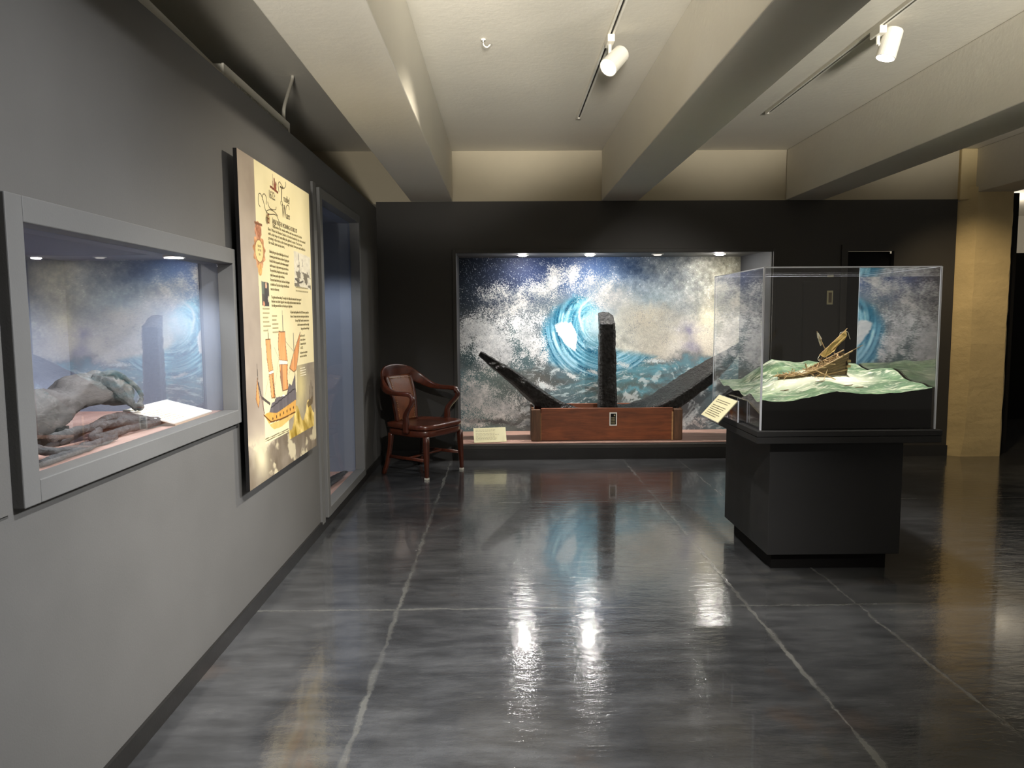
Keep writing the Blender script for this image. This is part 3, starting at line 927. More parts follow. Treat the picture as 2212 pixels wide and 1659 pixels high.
# ------------------------------------------------------------------ anchor alcove
al = thing('anchor_alcove', 'wide lit alcove in the back wall lined with a breaking wave mural', 'display alcove', ((AX0 + AX1) / 2, YB, 0))
bm = bmesh.new()
bx(bm, AX0 - 0.035, AX0, YB - 0.02, YB + 0.05, 0.105, AZ1 + 0.035)
bx(bm, AX1, AX1 + 0.035, YB - 0.02, YB + 0.05, 0.105, AZ1 + 0.035)
bx(bm, AX0, AX1, YB - 0.02, YB + 0.05, AZ1, AZ1 + 0.035)
bx(bm, AX0, AX1, YB - 0.02, YB + 0.05, 0.105, AZ0)
obj('frame', bm, M_WALLB, al, bevel=0.003)
bm = bmesh.new()
loft(bm, [[(AX1, YB + 0.05, z), (2.585, AY1 + 0.03, z), (2.66, AY1 + 0.03, z), (AX1 + 0.1, YB + 0.05, z)] for z in (0.1, 2.06)])
obj('side_wall', bm, M_REVEAL, al)
obj('side_wall', boxes((AX0 - 0.12, AX0 - 0.02, YB + 0.03, AY1 + 0.03, 0.1, 2.06)), M_REVEAL, al)
obj('soffit', boxes((AX0 - 0.1, AX1 + 0.05, YB + 0.03, AY1 + 0.03, 2.04, 2.07)), M_CASE, al)
bm = bmesh.new()
for k in range(8):
    y0 = YB + 0.05 + k * 0.104
    bx(bm, AX0 - 0.02, AX1 + 0.02, y0, y0 + 0.102, 0.12, 0.155)
obj('deck_boards', bm, M_DECK, al, bevel=0.002)
# mural
nu, nv = 760, 474
Xm, Ym = np.meshgrid(np.linspace(0, 597, nu), np.linspace(0, 372, nv))
rg = np.random.RandomState(5)
gr0 = rg.rand(nv, nu)
gr1 = (gr0 + np.roll(gr0, 1, 0) + np.roll(gr0, 1, 1) + np.roll(np.roll(gr0, 1, 0), 1, 1)) / 4
gr1 = (gr1 - gr1.mean()) / gr1.std()
nA = fbm(Xm / 60, Ym / 60, 101, 6, 0.6) - 0.5
nB = fbm(Xm / 22, Ym / 22, 131, 6, 0.65) - 0.5
nC = fbm(Xm / 7, Ym / 7, 161, 4, 0.7) - 0.5
wX, wY = Xm + nA * 60 + nB * 30, Ym + (fbm(Xm / 60, Ym / 60, 111, 6, 0.6) - 0.5) * 60 + (fbm(Xm / 22, Ym / 22, 141, 5, 0.65) - 0.5) * 26


def G(x, y, rx, ry, X=wX, Y=wY, ang=0.0):
    c_, s_ = math.cos(ang), math.sin(ang)
    dx, dy = X - x, Y - y
    return np.exp(-(((dx * c_ + dy * s_) / rx) ** 2 + ((-dx * s_ + dy * c_) / ry) ** 2))


def lay(a, col):
    global mur
    a = np.clip(a, 0, 1)[..., None]
    mur = mur * (1 - a) + np.asarray(col, float) * a


def pmask(pts, soft, X=None, Y=None):
    """soft mask of a polygon given in mural units"""
    X = wX if X is None else X
    Y = wY if Y is None else Y
    ins = np.zeros(X.shape, bool)
    dmin = np.full(X.shape, 1e9)
    for (xi, yi), (xj, yj) in zip(pts, pts[1:] + pts[:1]):
        ins ^= ((yi > Y) != (yj > Y)) & (X < (xj - xi) * (Y - yi) / (yj - yi + 1e-9) + xi)
        ex, ey = xj - xi, yj - yi
        u = np.clip(((X - xi) * ex + (Y - yi) * ey) / (ex * ex + ey * ey + 1e-9), 0, 1)
        dmin = np.minimum(dmin, np.hypot(X - xi - u * ex, Y - yi - u * ey))
    return sstep(-soft, soft, np.where(ins, dmin, -dmin))


# sky
mur = np.zeros((nv, nu, 3))
ws = np.zeros((nv, nu, 1))
for x_, y_, c_ in ((0, 0, (20, 24, 27)), (0, 90, (26, 34, 38)), (60, 10, (18, 22, 30)), (60, 60, (38, 52, 84)), (130, 25, (52, 72, 128)), (170, 0, (26, 40, 72)), (230, 10, (46, 70, 120)), (300, 25, (62, 92, 150)), (330, 60, (104, 136, 178)),
                   (380, 10, (88, 108, 142)), (420, 60, (148, 164, 178)), (470, 20, (136, 136, 132)), (540, 40, (166, 162, 144)), (597, 20, (128, 126, 112)), (597, 110, (184, 180, 162)), (480, 110, (166, 170, 172)), (400, 110, (172, 194, 206)), (300, 110, (168, 186, 190)),
                   (100, 130, (120, 126, 130)), (200, 100, (120, 136, 146)), (0, 160, (120, 124, 126)), (330, 170, (206, 204, 190)), (440, 170, (196, 192, 184)), (540, 170, (196, 190, 178)), (597, 200, (190, 186, 174)), (100, 330, (110, 112, 112))):
    w_ = np.exp(-(((wX - x_) ** 2 + (wY - y_) ** 2) / (2 * 42.0 ** 2)))[..., None] + 1e-6
    mur += w_ * np.array(c_, float)
    ws += w_
mur /= ws
# cloudy mist of spray to the right
mist = sstep(280, 380, Xm + nA * 80)
mur += (mist * (nB * 120 + nC * 80 + nA * 60))[..., None] * np.array([1, 0.99, 0.93])
for x_, y_, rx, ry, a_, c_ in ((405, 130, 60, 45, 0.85, (230, 221, 200)), (530, 120, 34, 26, 0.7, (222, 214, 178)), (430, 190, 42, 34, 0.8, (226, 220, 204)), (520, 165, 44, 34, 0.85, (228, 220, 200)), (560, 196, 46, 26, 0.8, (224, 216, 200)), (450, 205, 24, 14, 0.9, (228, 224, 214)),
                               (484, 160, 18, 20, 0.8, (124, 122, 150)), (484, 200, 22, 14, 0.65, (150, 146, 172)), (420, 85, 40, 20, 0.5, (160, 190, 208)), (350, 120, 40, 40, 0.6, (222, 218, 204))):
    lay(a_ * G(x_, y_, rx, ry), c_)
dot = (gr1 > 1.15) * mist * sstep(40, 110, Ym) * (fbm(Xm / 40, Ym / 40, 181) > 0.48)
lay(dot * 0.5, (92, 95, 104))
# water of the foreground
base_w = np.stack([98 + 10 * np.sin(Xm / 60), 118 - 0.00 * Xm + 8 * np.sin(Xm / 47 + 1), 122 + 10 * np.sin(Xm / 51 + 2)], -1)
wm_ = sstep(-10, 14, wY - np.interp(Xm, [0, 110, 150, 230, 330, 420, 470, 597], [240, 226, 214, 222, 222, 212, 214, 214]))
lay(wm_, base_w)
lay(wm_ * G(190, 262, 60, 16), (100, 100, 97))
lay(wm_ * G(350, 315, 80, 12, Xm, wY), (104, 104, 98))
lay(wm_ * G(300, 284, 70, 9, Xm, wY), (106, 106, 100))
lay(wm_ * G(250, 340, 120, 18, Xm, wY), (104, 100, 95))
for x_, y_, rx, ry in ((330, 240, 70, 12), (430, 232, 60, 9), (540, 228, 60, 8), (400, 262, 50, 8), (300, 265, 40, 7), (520, 250, 60, 9), (560, 275, 40, 7), (380, 290, 40, 6)):
    lay(wm_ * 0.85 * G(x_, y_, rx, ry, Xm, wY), (112, 176, 196))
# wave body
body = pmask([(168, 205), (176, 165), (184, 132), (205, 108), (228, 92), (252, 84), (276, 92), (296, 108), (306, 132), (296, 168), (312, 192), (350, 204), (420, 214), (380, 232), (330, 252), (280, 256), (230, 240), (196, 228)], 9, Xm + nB * 16, Ym + nB * 14)
lay(body, np.stack([72 + 0 * Xm + 14 * nA + 0.10 * (Ym - 150), 142 + 24 * nA - 0.05 * (Ym - 150), 172 + 20 * nA - 0.08 * (Ym - 150)], -1))
cx_, cy_ = 298, 128
dx_, dy_ = Xm - cx_, (Ym - cy_) * 0.95
rad = np.hypot(dx_, dy_)
th = np.arctan2(dy_, -dx_)           # 0 to the left, +pi/2 downwards
ph = rad - 14 * th + 5 * nA
lay(body * 0.55 * np.exp(-((ph - 74) / 18) ** 2), (128, 196, 222))
lay(body * 0.5 * np.exp(-((ph - 30) / 9) ** 2), (150, 210, 228))
lay(body * 0.7 * G(236, 122, 18, 9), (70, 108, 130))
lay(body * 0.6 * G(255, 95, 26, 12), (62, 132, 156))
for sc_, k_, s_ in ((3.6, 62, 201), (1.9, 52, 221), (7.5, 46, 231)):
    st_ = vnoise(ph / sc_ + 60, th * 2.2 + 40 + nB * 2, s_) - 0.5
    mur += (body * sstep(14, 40, rad) * st_ * k_ * 2)[..., None] * np.array([0.95, 0.82, 0.74])
thin = np.exp(-((vnoise(ph / 5.0 + 90, th * 1.7 + 20 + nB * 3, 251) - 0.5) / 0.035) ** 2)
lay(body * thin * 0.6 * sstep(0.2, 0.7, th), (206, 232, 240))
# pale tube and its lip
lay(0.92 * G(290, 146, 25, 36, Xm + nB * 12, Ym + nB * 10), (196, 218, 226))
lay(0.7 * G(300, 120, 22, 14), (214, 222, 222))
lay(0.9 * np.exp(-((rad - 44 + 10 * nB) / 3.2) ** 2) * sstep(-1.5, -0.6, th) * sstep(0.9, 0.2, th), (226, 240, 244))
web = np.exp(-((fbm(Xm / 13, Ym / 15, 301, 3) - 0.5) / 0.010) ** 2) * body * sstep(95, 60, rad)
lay(web * 0.8, (214, 236, 242))
# foam: density fields broken up by noise and grain
def foam(D, hi=(234, 236, 236), lo=(176, 180, 184), grain=0.16, k=0.16):
    f = D + 0.55 * nB + 0.30 * nC + grain * gr1 * 0.5
    a = sstep(0.5 - k, 0.5 + k, f)
    sh = np.clip(0.5 + 1.6 * nB + 1.1 * nC + 0.05 * gr1, 0, 1)[..., None]
    lay(a, np.array(lo) * (1 - sh) + np.array(hi) * sh)


sprayD = 0
for x_, y_, rx, ry, a_ in ((200, 52, 26, 28, 0.78), (246, 40, 14, 22, 0.70), (170, 66, 40, 20, 0.70), (110, 72, 48, 20, 0.62), (70, 80, 30, 22, 0.55), (286, 62, 28, 22, 0.68), (322, 84, 34, 24, 0.66), (130, 100, 40, 20, 0.62), (90, 112, 44, 20, 0.55), (215, 30, 16, 14, 0.5)):
    sprayD = np.maximum(sprayD, 1.14 * a_ * G(x_, y_, rx * 1.25, ry * 1.25, Xm + nA * 40, Ym + nA * 40) ** 0.8)
foam(sprayD, (220, 218, 214), (150, 156, 162), 0.36, 0.22)
lowD = 0
for x_, y_, rx, ry, a_ in ((38, 150, 56, 26, 0.86), (70, 185, 36, 42, 0.95), (96, 200, 18, 34, 0.85), (10, 165, 30, 26, 0.74), (122, 140, 12, 16, 0.80), (140, 160, 18, 34, 0.84), (160, 190, 16, 26, 0.80), (176, 205, 10, 20, 0.72), (134, 205, 8, 8, 0.8), (152, 128, 26, 10, 0.60), (120, 230, 18, 16, 0.5)):
    lowD = np.maximum(lowD, 1.06 * a_ * G(x_, y_, rx * 1.2, ry * 1.2, Xm + nA * 24, Ym + nA * 24) ** 0.7)
lay(0.85 * G(18, 212, 30, 24), (50, 74, 78))
lay(0.85 * pmask([(108, 142), (124, 160), (140, 200), (160, 222), (150, 244), (108, 240), (104, 205)], 8), (82, 106, 112))
lay(0.5 * G(182, 140, 14, 12), (72, 128, 158))
foam(lowD, (240, 241, 241), (182, 186, 190), 0.30, 0.15)
foam(0.95 * pmask([(200, 141), (238, 137), (250, 164), (248, 202), (228, 188), (208, 162)], 5, Xm + nB * 14, Ym + nB * 14), (246, 248, 248), (214, 226, 232), 0.10, 0.14)
# bottom left surf, rocks of foam right
blD = 0
for x_, y_, rx, ry, a_ in ((16, 262, 30, 20, 0.58), (30, 300, 46, 36, 0.85), (80, 322, 46, 26, 0.88), (108, 330, 26, 16, 0.85), (54, 274, 22, 16, 0.62), (20, 352, 40, 14, 0.74), (128, 306, 22, 10, 0.55), (60, 246, 16, 12, 0.5)):
    blD = np.maximum(blD, a_ * G(x_, y_, rx * 1.2, ry * 1.2, Xm + nA * 20, Ym + nA * 20) ** 0.7)
foam(blD, (226, 224, 220), (160, 162, 162), 0.32, 0.17)
lay(0.8 * G(80, 352, 60, 5, Xm, Ym + nB * 20 - (Xm - 80) * 0.06), (70, 68, 68))
foam(0.80 * np.maximum(G(535, 345, 44, 14), G(500, 362, 30, 8)) + 0.0, (206, 204, 202), (128, 126, 126), 0.25, 0.14)
foam(0.74 * np.maximum(G(183, 274, 34, 9, Xm, Ym, 0.35), np.maximum(G(236, 252, 26, 6, Xm, Ym, 0.45), G(290, 246, 26, 5, Xm, Ym, 0.3))), (240, 242, 242), (200, 208, 210), 0.2, 0.16)
# chop: many short white and dark strokes, finer towards the horizon
chop = sstep(222, 240, Ym + nB * 16) * sstep(130, 170, Xm + 0.35 * (Ym - 250)) * (1 - 0.6 * body)
yy = Ym + 16 * nA + 7 * np.sin(Xm / 37.0 + Ym / 19.0)
fy_ = np.interp(Ym, [210, 372], [1.7, 4.0])
f1 = fbm(Xm / 17 + yy / 30, yy / fy_, 401, 4, 0.62)
f2 = fbm(Xm / 30 - yy / 40 + 9, yy / (fy_ * 1.7), 421, 4, 0.6)
lay(chop * sstep(0.54, 0.66, f1) * (0.75 - 0.30 * sstep(280, 372, Ym)), (226, 236, 238))
lay(chop * sstep(0.46, 0.34, f2) * 0.34, (70, 84, 88))
lay(chop * sstep(0.55, 0.68, fbm(Xm / 44, yy / 9, 441, 4)) * 0.35 * sstep(330, 250, Ym), (110, 170, 188))
foam(0.66 * np.maximum(G(345, 228, 30, 7, Xm, Ym, 0.25), G(420, 222, 40, 5, Xm, Ym)), (230, 238, 240), (190, 208, 214), 0.3, 0.2)
# flying droplets
drop = (gr1 > 1.7) & (sstep(130, 60, mur.mean(-1)) > 0.1) & (Ym < 240)
lay(drop * 0.55 * sstep(380, 200, Xm), (180, 192, 208))
mur *= (1 + 0.035 * gr1 * sstep(240, 200, Ym))[..., None]
mur = np.clip(mur, 6, 250)
MX0, MX1, MZ0, MZ1 = AX0 - 0.02, 2.585, 0.155, 2.04
picture_mesh('wave_mural', nu, nv, lambda U, V: np.stack([MX0 + U * (MX1 - MX0), np.full(U.shape, AY1), MZ1 + V * (MZ0 - MZ1)], -1), mur, colattr('mural_print', 0.5, 0.25), al)
obj('back_panel', boxes((AX0 - 0.1, 2.62, AY1 + 0.004, AY1 + 0.03, 0.1, 2.06)), M_CASE, al)

for i, (x_, mm, lb) in enumerate(((0.215, M_LAMPA, 'leftmost'), (0.905, M_LAMPA, 'second from left'), (1.60, M_LAMPD, 'unlit third'), (2.24, M_LAMPA, 'rightmost'))):
    y_ = 7.55
    dl = thing('recessed_downlight', '%s recessed downlight in the alcove ceiling above the mural' % lb, 'light', (x_, y_, 2.04), 0, 'downlights in the anchor alcove')
    bm = bmesh.new()
    cyl(bm, (x_, y_, 2.0405), (x_, y_, 2.033), 0.062, n=24)
    obj('light_ring', bm, M_WHITE, dl)
    bm = bmesh.new()
    cyl(bm, (x_, y_, 2.0325), (x_, y_, 2.022), 0.045, 0.036, n=24)
    obj('light_lens', bm, mm, dl)
    if i != 2:
        spot('downlight_spot', (x_, y_ - 0.02, 2.0), (x_, 7.54, 0.2), 60, 92, 0.9, NEUT, 0.04)

# wooden crate holding the anchor crown
cr = thing('wooden_crate', 'long reddish wooden box holding the foot of the anchor', 'crate', (1.05, 7.45, 0.155))
BX0, BX1, BY0, BY1, BZ0, BZ1 = 0.285, 1.815, 7.27, 7.66, 0.155, 0.485
obj('front_board', boxes((BX0 + 0.10, BX1 - 0.10, BY0 + 0.008, BY0 + 0.035, BZ0 + 0.004, BZ1)), M_CRATE, cr, bevel=0.003)
obj('back_board', boxes((BX0 + 0.05, BX1 - 0.05, BY1 - 0.03, BY1, BZ0, BZ1 + 0.005)), M_CRATE, cr, bevel=0.003)
obj('side_board', boxes((BX0 + 0.004, BX0 + 0.03, BY0 + 0.05, BY1, BZ0, BZ1)), M_CRATEZ, cr, bevel=0.003)
obj('side_board', boxes((BX1 - 0.03, BX1 - 0.004, BY0 + 0.05, BY1, BZ0, BZ1)), M_CRATEZ, cr, bevel=0.003)
obj('bottom_board', boxes((BX0 + 0.02, BX1 - 0.02, BY0 + 0.03, BY1, BZ0, BZ0 + 0.02)), M_CRATE, cr)
obj('corner_post', boxes((BX0, BX0 + 0.095, BY0, BY0 + 0.06, BZ0, BZ1 - 0.012)), M_CRATEZ, cr, bevel=0.006)
obj('corner_post', boxes((BX1 - 0.095, BX1, BY0, BY0 + 0.06, BZ0, BZ1 - 0.012)), M_CRATEZ, cr, bevel=0.012)
obj('edge_strip', boxes((BX0 + 0.095, BX0 + 0.10, BY0 + 0.001, BY0 + 0.03, BZ0, BZ1 - 0.05)), M_CRATEL, cr)
obj('edge_strip', boxes((BX1 - 0.112, BX1 - 0.096, BY0 + 0.001, BY0 + 0.03, BZ0, BZ1 - 0.04)), M_CRATEL, cr)
lb = thing('number_label', 'small black label with white border on the front of the wooden box', 'label', (1.11, BY0 + 0.006, 0.31))
obj('label_border', boxes((1.074, 1.15, BY0 + 0.003, BY0 + 0.0075, 0.306, 0.44)), M_CARDW, lb)
obj('label_face', boxes((1.085, 1.139, BY0 + 0.001, BY0 + 0.003, 0.318, 0.428)), M_MATTE, lb)
bm = bmesh.new()
for r_ in range(6):
    for c_ in range(3):
        bx(bm, 1.094 + c_ * 0.014, 1.103 + c_ * 0.014, BY0 - 0.0002, BY0 + 0.0012, 0.328 + r_ * 0.0115, 0.334 + r_ * 0.0115)
bx(bm, 1.118, 1.131, BY0 - 0.0002, BY0 + 0.0012, 0.404, 0.418)
obj('label_print', bm, M_INKF, lb)

# anchor: shank and two arms as one forged iron body
bm = bmesh.new()


def bar(secs, n, tilt=0.0):
    """secs: (x, z, halfthick, y0, y1) along the bar; squarish forged section"""
    path = smooth_path(secs, n)
    rings = []
    for i, q in enumerate(path):
        a, b = path[max(i - 1, 0)], path[min(i + 1, len(path) - 1)]
        t = Vector((b[0] - a[0], 0, b[1] - a[1])).normalized()
        nn = Vector((-t.z, 0, t.x))
        c = Vector((q[0], 0, q[1]))
        h, y0, y1 = q[2], q[3], q[4]
        ring = []
        for (s_, y_) in ((-1, y0 + 0.02), (-0.7, y0), (0, y0), (0.7, y0), (1, y0 + 0.02), (1, (2 * y0 + y1) / 3), (1, (y0 + 2 * y1) / 3), (1, y1 - 0.02), (0.7, y1), (0, y1), (-0.7, y1), (-1, y1 - 0.02), (-1, (y0 + 2 * y1) / 3), (-1, (2 * y0 + y1) / 3)):
            p = c + nn * (h * s_ + tilt * max(0.0, y_ - y0 - 0.02))
            p.y = y_
            ring.append(p)
        rings.append(ring)
    loft(bm, rings)


bar([(1.085, 0.30, 0.098, 7.39, 7.56), (1.082, 0.50, 0.094, 7.39, 7.56), (1.076, 0.90, 0.086, 7.40, 7.55), (1.072, 1.20, 0.080, 7.40, 7.55), (1.070, 1.325, 0.079, 7.40, 7.55)], 60)
# worn sloping head of the shank
rings = []
for f in range(7):
    u = f / 6
    zz = lambda k: 1.325 + k * u
    w = 0.079 * (1 - 0.10 * u ** 3)
    yf = 7.40 + 0.10 * u ** 1.5
    rings.append([(0.991, yf, zz(0.095)), (1.05, yf, zz(0.10)), (1.10, yf, zz(0.09)), (1.07 + w, yf + 0.01, zz(0.055)),
                  (1.07 + w, 7.54, zz(0.085)), (1.10, 7.55, zz(0.118)), (1.04, 7.55, zz(0.125)), (0.991, 7.54, zz(0.118))])
loft(bm, rings)
bar([(1.08, 0.335, 0.11, 7.36, 7.60), (0.86, 0.36, 0.095, 7.37, 7.60), (0.60, 0.45, 0.085, 7.38, 7.62), (0.36, 0.60, 0.074, 7.40, 7.63), (0.12, 0.795, 0.058, 7.42, 7.62), (-0.10, 0.945, 0.042, 7.45, 7.58), (-0.235, 1.035, 0.026, 7.48, 7.54)], 70, 0.20)
bar([(1.08, 0.335, 0.11, 7.36, 7.60), (1.30, 0.35, 0.090, 7.36, 7.60), (1.55, 0.420, 0.074, 7.34, 7.64), (1.80, 0.555, 0.064, 7.31, 7.68), (2.06, 0.735, 0.053, 7.31, 7.68), (2.30, 0.930, 0.036, 7.36, 7.62), (2.49, 1.115, 0.016, 7.46, 7.54)], 70, 0.24)
bmesh.ops.subdivide_edges(bm, edges=[e for e in bm.edges if e.calc_length() > 0.045], cuts=1, use_grid_fill=True)
roughen(bm, 0.011, 22, 31)
ao = obj('iron_anchor', bm, M_ANCHOR, None)
tag(ao, 'huge black corroded iron anchor standing upright before the wave mural', 'anchor')

ac = thing('caption_card', 'cream caption card leaning on the alcove floor left of the wooden box', 'card', (-0.13, 7.26, 0.155))
Mc = basis((-0.288, 7.19, 0.158), (0.335, 0.03, 0.004), (-0.02, 0.10, 0.135))
bm = bmesh.new()
bx(bm, 0, 0.325, 0, 0.165, -0.004, 0.0)
bmesh.ops.transform(bm, matrix=Mc, verts=bm.verts)
obj('card_face', bm, M_CARD, ac)
card_lines('print', 8, 0.325, 0.165, M_INKF, ac, Mc, 13, 0.06, 0.86, 0.085, (0.6, 0.8), 0.022, (1,))
for u in (0.03, 0.30):
    bm = bmesh.new()
    p = Mc @ Vector((u, 0.12, -0.004))
    loft(bm, [[(p.x + s_, 7.20, 0.156), (p.x + s_, p.y + 0.10, 0.156), (p.x + s_, p.y, p.z)] for s_ in (-0.002, 0.002)])
    obj('card_stand', bm, M_VGLASS, ac)

# ------------------------------------------------------------------ bank of england style armchair
CHX, CHY, CHR = -0.721, 6.575, R_(57)
ch = thing('wooden_armchair', 'dark mahogany armchair with brown leather back in the corner', 'chair', (CHX, CHY, 0), CHR)


def cpart(name, bm, m, smooth=True, bevel=0.0, parent=None):
    return obj(name, bm, m, parent or ch, smooth, bevel, world=False)


def seat_outline(hw, yf, yb, nfront=26):
    out = []
    e = 0.42
    for k in range(nfront + 1):
        t = math.pi * k / nfront
        c_, s_ = math.cos(t), math.sin(t)
        out.append((hw * math.copysign(abs(c_) ** e, c_), -0.02 - (abs(yf) - 0.02) * abs(s_) ** e))
    for k in range(7):
        u = k / 6
        out.append((-hw + 0.05 * u + (2 * hw - 0.1) * 0, -0.02 + (yb + 0.02) * u) if k < 6 else (-hw + 0.06, yb))
    out += [(-hw * 0.3, yb + 0.01), (hw * 0.3, yb + 0.01), (hw - 0.06, yb)]
    for k in range(5, 0, -1):
        u = k / 6
        out.append((hw - 0.05 * u, -0.02 + (yb + 0.02) * u))
    return out


ol = seat_outline(0.292, -0.272, 0.235)
bm = bmesh.new()
rings = [[(x * 0.985, y * 0.985, 0.430) for x, y in ol], [(x, y, 0.436) for x, y in ol], [(x, y, 0.462) for x, y in ol], [(x * 0.975, y * 0.975, 0.472) for x, y in ol]]
for s_, dz in ((0.86, 0.470), (0.7, 0.462), (0.45, 0.455), (0.2, 0.455)):
    rings.append([(x * s_, y * s_, dz + 0.006 * math.exp(-(x * s_ / 0.05) ** 2) * (y < 0)) for x, y in ol])
loft(bm, rings)
seat = cpart('seat', bm, M_MAHOG, True)
bm = bmesh.new()
loft(bm, [[(x * k, y * k, z) for x, y in ol] for z, k in ((0.365, 0.93), (0.372, 0.95), (0.41, 0.95), (0.43, 0.93))])
cpart('seat_apron', bm, M_MAHOG, True)
for sx in (-1, 1):
    bm = bmesh.new()
    sweep(bm, [(sx * 0.245, -0.225, 0.372), (sx * 0.25, -0.230, 0.2), (sx * 0.255, -0.235, 0.055), (sx * 0.255, -0.235, 0.0)], [(0.023, 0.023), (0.020, 0.020), (0.015, 0.015), (0.015, 0.015)], up=(0, 1, 0), n=10, nseg=12, square=0.8)
    lg = cpart('leg', bm, M_MAHOGZ)
    bm = bmesh.new()
    bx(bm, sx * 0.255 - 0.0165, sx * 0.255 + 0.0165, -0.2515, -0.2185, 0.0, 0.018)
    cpart('foot_cap', bm, M_BEIGE, False, 0.002, lg)
    bm = bmesh.new()
    sweep(bm, [(sx * 0.215, 0.20, 0.375), (sx * 0.225, 0.205, 0.26), (sx * 0.24, 0.225, 0.12), (sx * 0.255, 0.262, 0.0)], [(0.020, 0.021), (0.017, 0.019), (0.016, 0.017), (0.015, 0.016)], up=(0, 1, 0), n=14, nseg=12, square=0.8)
    cpart('leg', bm, M_MAHOGZ)
    bm = bmesh.new()
    sweep(bm, [(sx * 0.25, -0.23, 0.165), (sx * 0.235, 0.215, 0.165)], [(0.009, 0.014)] * 2, n=2, nseg=10, square=0.6)
    cpart('stretcher', bm, M_MAHOG)
bm = bmesh.new()
sweep(bm, [(-0.243, -0.01, 0.165), (0.243, -0.01, 0.165)], [(0.012, 0.009)] * 2, n=2, nseg=10, square=0.6)
cpart('stretcher', bm, M_MAHOG)
# bow: low arms rising into the broad crest
bm = bmesh.new()
half = [(0.315, -0.135, 0.715, 0.017, 0.020), (0.330, -0.115, 0.742, 0.022, 0.019), (0.335, -0.05, 0.748, 0.027, 0.019), (0.330, 0.06, 0.750, 0.025, 0.021), (0.305, 0.17, 0.775, 0.019, 0.032), (0.250, 0.265, 0.838, 0.014, 0.050), (0.150, 0.325, 0.895, 0.012, 0.062)]
allp = [(-a, b, c, d_, e) for a, b, c, d_, e in half] + [(0, 0.345, 0.912, 0.012, 0.066)] + half[::-1]
sweep(bm, [p[:3] for p in allp], [p[3:] for p in allp], n=90, nseg=16, square=0.45)
cpart('arm_bow', bm, M_MAHOG)
for sx in (-1, 1):
    bm = bmesh.new()
    sweep(bm, [(sx * 0.318, -0.128, 0.735), (sx * 0.326, -0.148, 0.70), (sx * 0.322, -0.128, 0.655), (sx * 0.308, -0.078, 0.60), (sx * 0.298, -0.048, 0.555), (sx * 0.296, -0.045, 0.50), (sx * 0.296, -0.045, 0.40)],
          [(0.021, 0.013), (0.021, 0.017), (0.020, 0.016), (0.019, 0.018), (0.018, 0.022), (0.018, 0.027), (0.018, 0.028)], up=(0, 1, 0), n=48, nseg=14, square=0.6)
    cpart('arm_support', bm, M_MAHOGZ)
# leather back panel with its frame and nails
BKS = [(0.225, 0.468), (0.232, 0.55), (0.250, 0.66), (0.285, 0.78), (0.322, 0.875)]


def bkpt(u, v, off=0.0):
    """u -1..1 across, v 0..1 up the back panel"""
    q = smooth_path(BKS, 20)
    k = min(int(v * 20), 19)
    f = v * 20 - k
    y = q[k][0] * (1 - f) + q[k + 1][0] * f
    z = q[k][1] * (1 - f) + q[k + 1][1] * f
    w = 0.118 + 0.035 * v
    return Vector((u * w, y - 0.022 * u * u * -1 * 0 + off - 0.02 * (u * u), z))


bm = bmesh.new()
rings = []
for i in range(21):
    v = i / 20
    front = [bkpt(-1 + k / 5, v, -0.016 - 0.010 * (1 - ((-1 + k / 5)) ** 2)) for k in range(11)]
    back = [bkpt(1 - k / 5, v, 0.012) for k in range(11)]
    rings.append(front + back)
loft(bm, rings)
cpart('back_panel', bm, M_LEATHER)
for sx in (-1, 1):
    bm = bmesh.new()
    sweep(bm, [bkpt(sx * 1.1, v) for v in (0, 0.3, 0.6, 1.0)], [(0.014, 0.017)] * 4, up=(0, 1, 0), n=18, nseg=12, square=0.6)
    cpart('back_stile', bm, M_MAHOGZ)
bm = bmesh.new()
for v in np.linspace(0.05, 0.94, 20):
    for u in (-0.86, 0.86):
        ball(bm, bkpt(u, v, -0.021), 0.0042, 1)
for u in np.linspace(-0.86, 0.86, 13):
    ball(bm, bkpt(u, 0.94, -0.024 - 0.006 * (1 - u * u)), 0.0042, 1)
    ball(bm, bkpt(u, 0.05, -0.024 - 0.006 * (1 - u * u)), 0.0042, 1)
cpart('nail_heads', bm, M_BRASS)

# ------------------------------------------------------------------ pedestal, diorama and vitrine
pd = thing('display_pedestal', 'black display pedestal carrying the clear vitrine', 'pedestal', (1.81, 4.26, 0))
obj('plinth', boxes((1.485, 2.125, 3.93, 4.58, 0, 0.10)), M_MATTE, pd, bevel=0.002)
obj('body', boxes((1.447, 2.176, 3.885, 4.66, 0.09, 0.725)), M_PED, pd, bevel=0.003)
VX0, VX1, VY0, VY1 = 1.345, 2.335, 3.80, 4.745
obj('top_board', boxes((VX0 + 0.002, VX1 - 0.002, VY0 + 0.002, VY1 - 0.002, 0.722, 0.758)), M_PED, pd, bevel=0.003)
obj('top_board', boxes((VX0, VX1, VY0, VY1, 0.760, 0.790)), M_PED, pd, bevel=0.003)
GX0, GX1, GY0, GY1, GZ0, GZ1 = 1.375, 2.312, 3.84, 4.725, 0.79, 1.652
vt = thing('vitrine', 'clear acrylic vitrine box on the black pedestal', 'vitrine', (1.84, 4.28, GZ0))
tk = 0.006
obj('side_pane', boxes((GX0, GX1, GY0, GY0 + tk, GZ0, GZ1)), M_VGLASS, vt)
obj('side_pane', boxes((GX0, GX1, GY1 - tk, GY1, GZ0, GZ1)), M_VGLASS, vt)
obj('side_pane', boxes((GX0, GX0 + tk, GY0 + tk, GY1 - tk, GZ0, GZ1)), M_VGLASS, vt)
M_VREF = glass('vitrine_acrylic_right', 0.012, 1.15)
obj('side_pane', boxes((GX1 - tk, GX1, GY0 + tk, GY1 - tk, GZ0, GZ1)), M_VREF, vt)
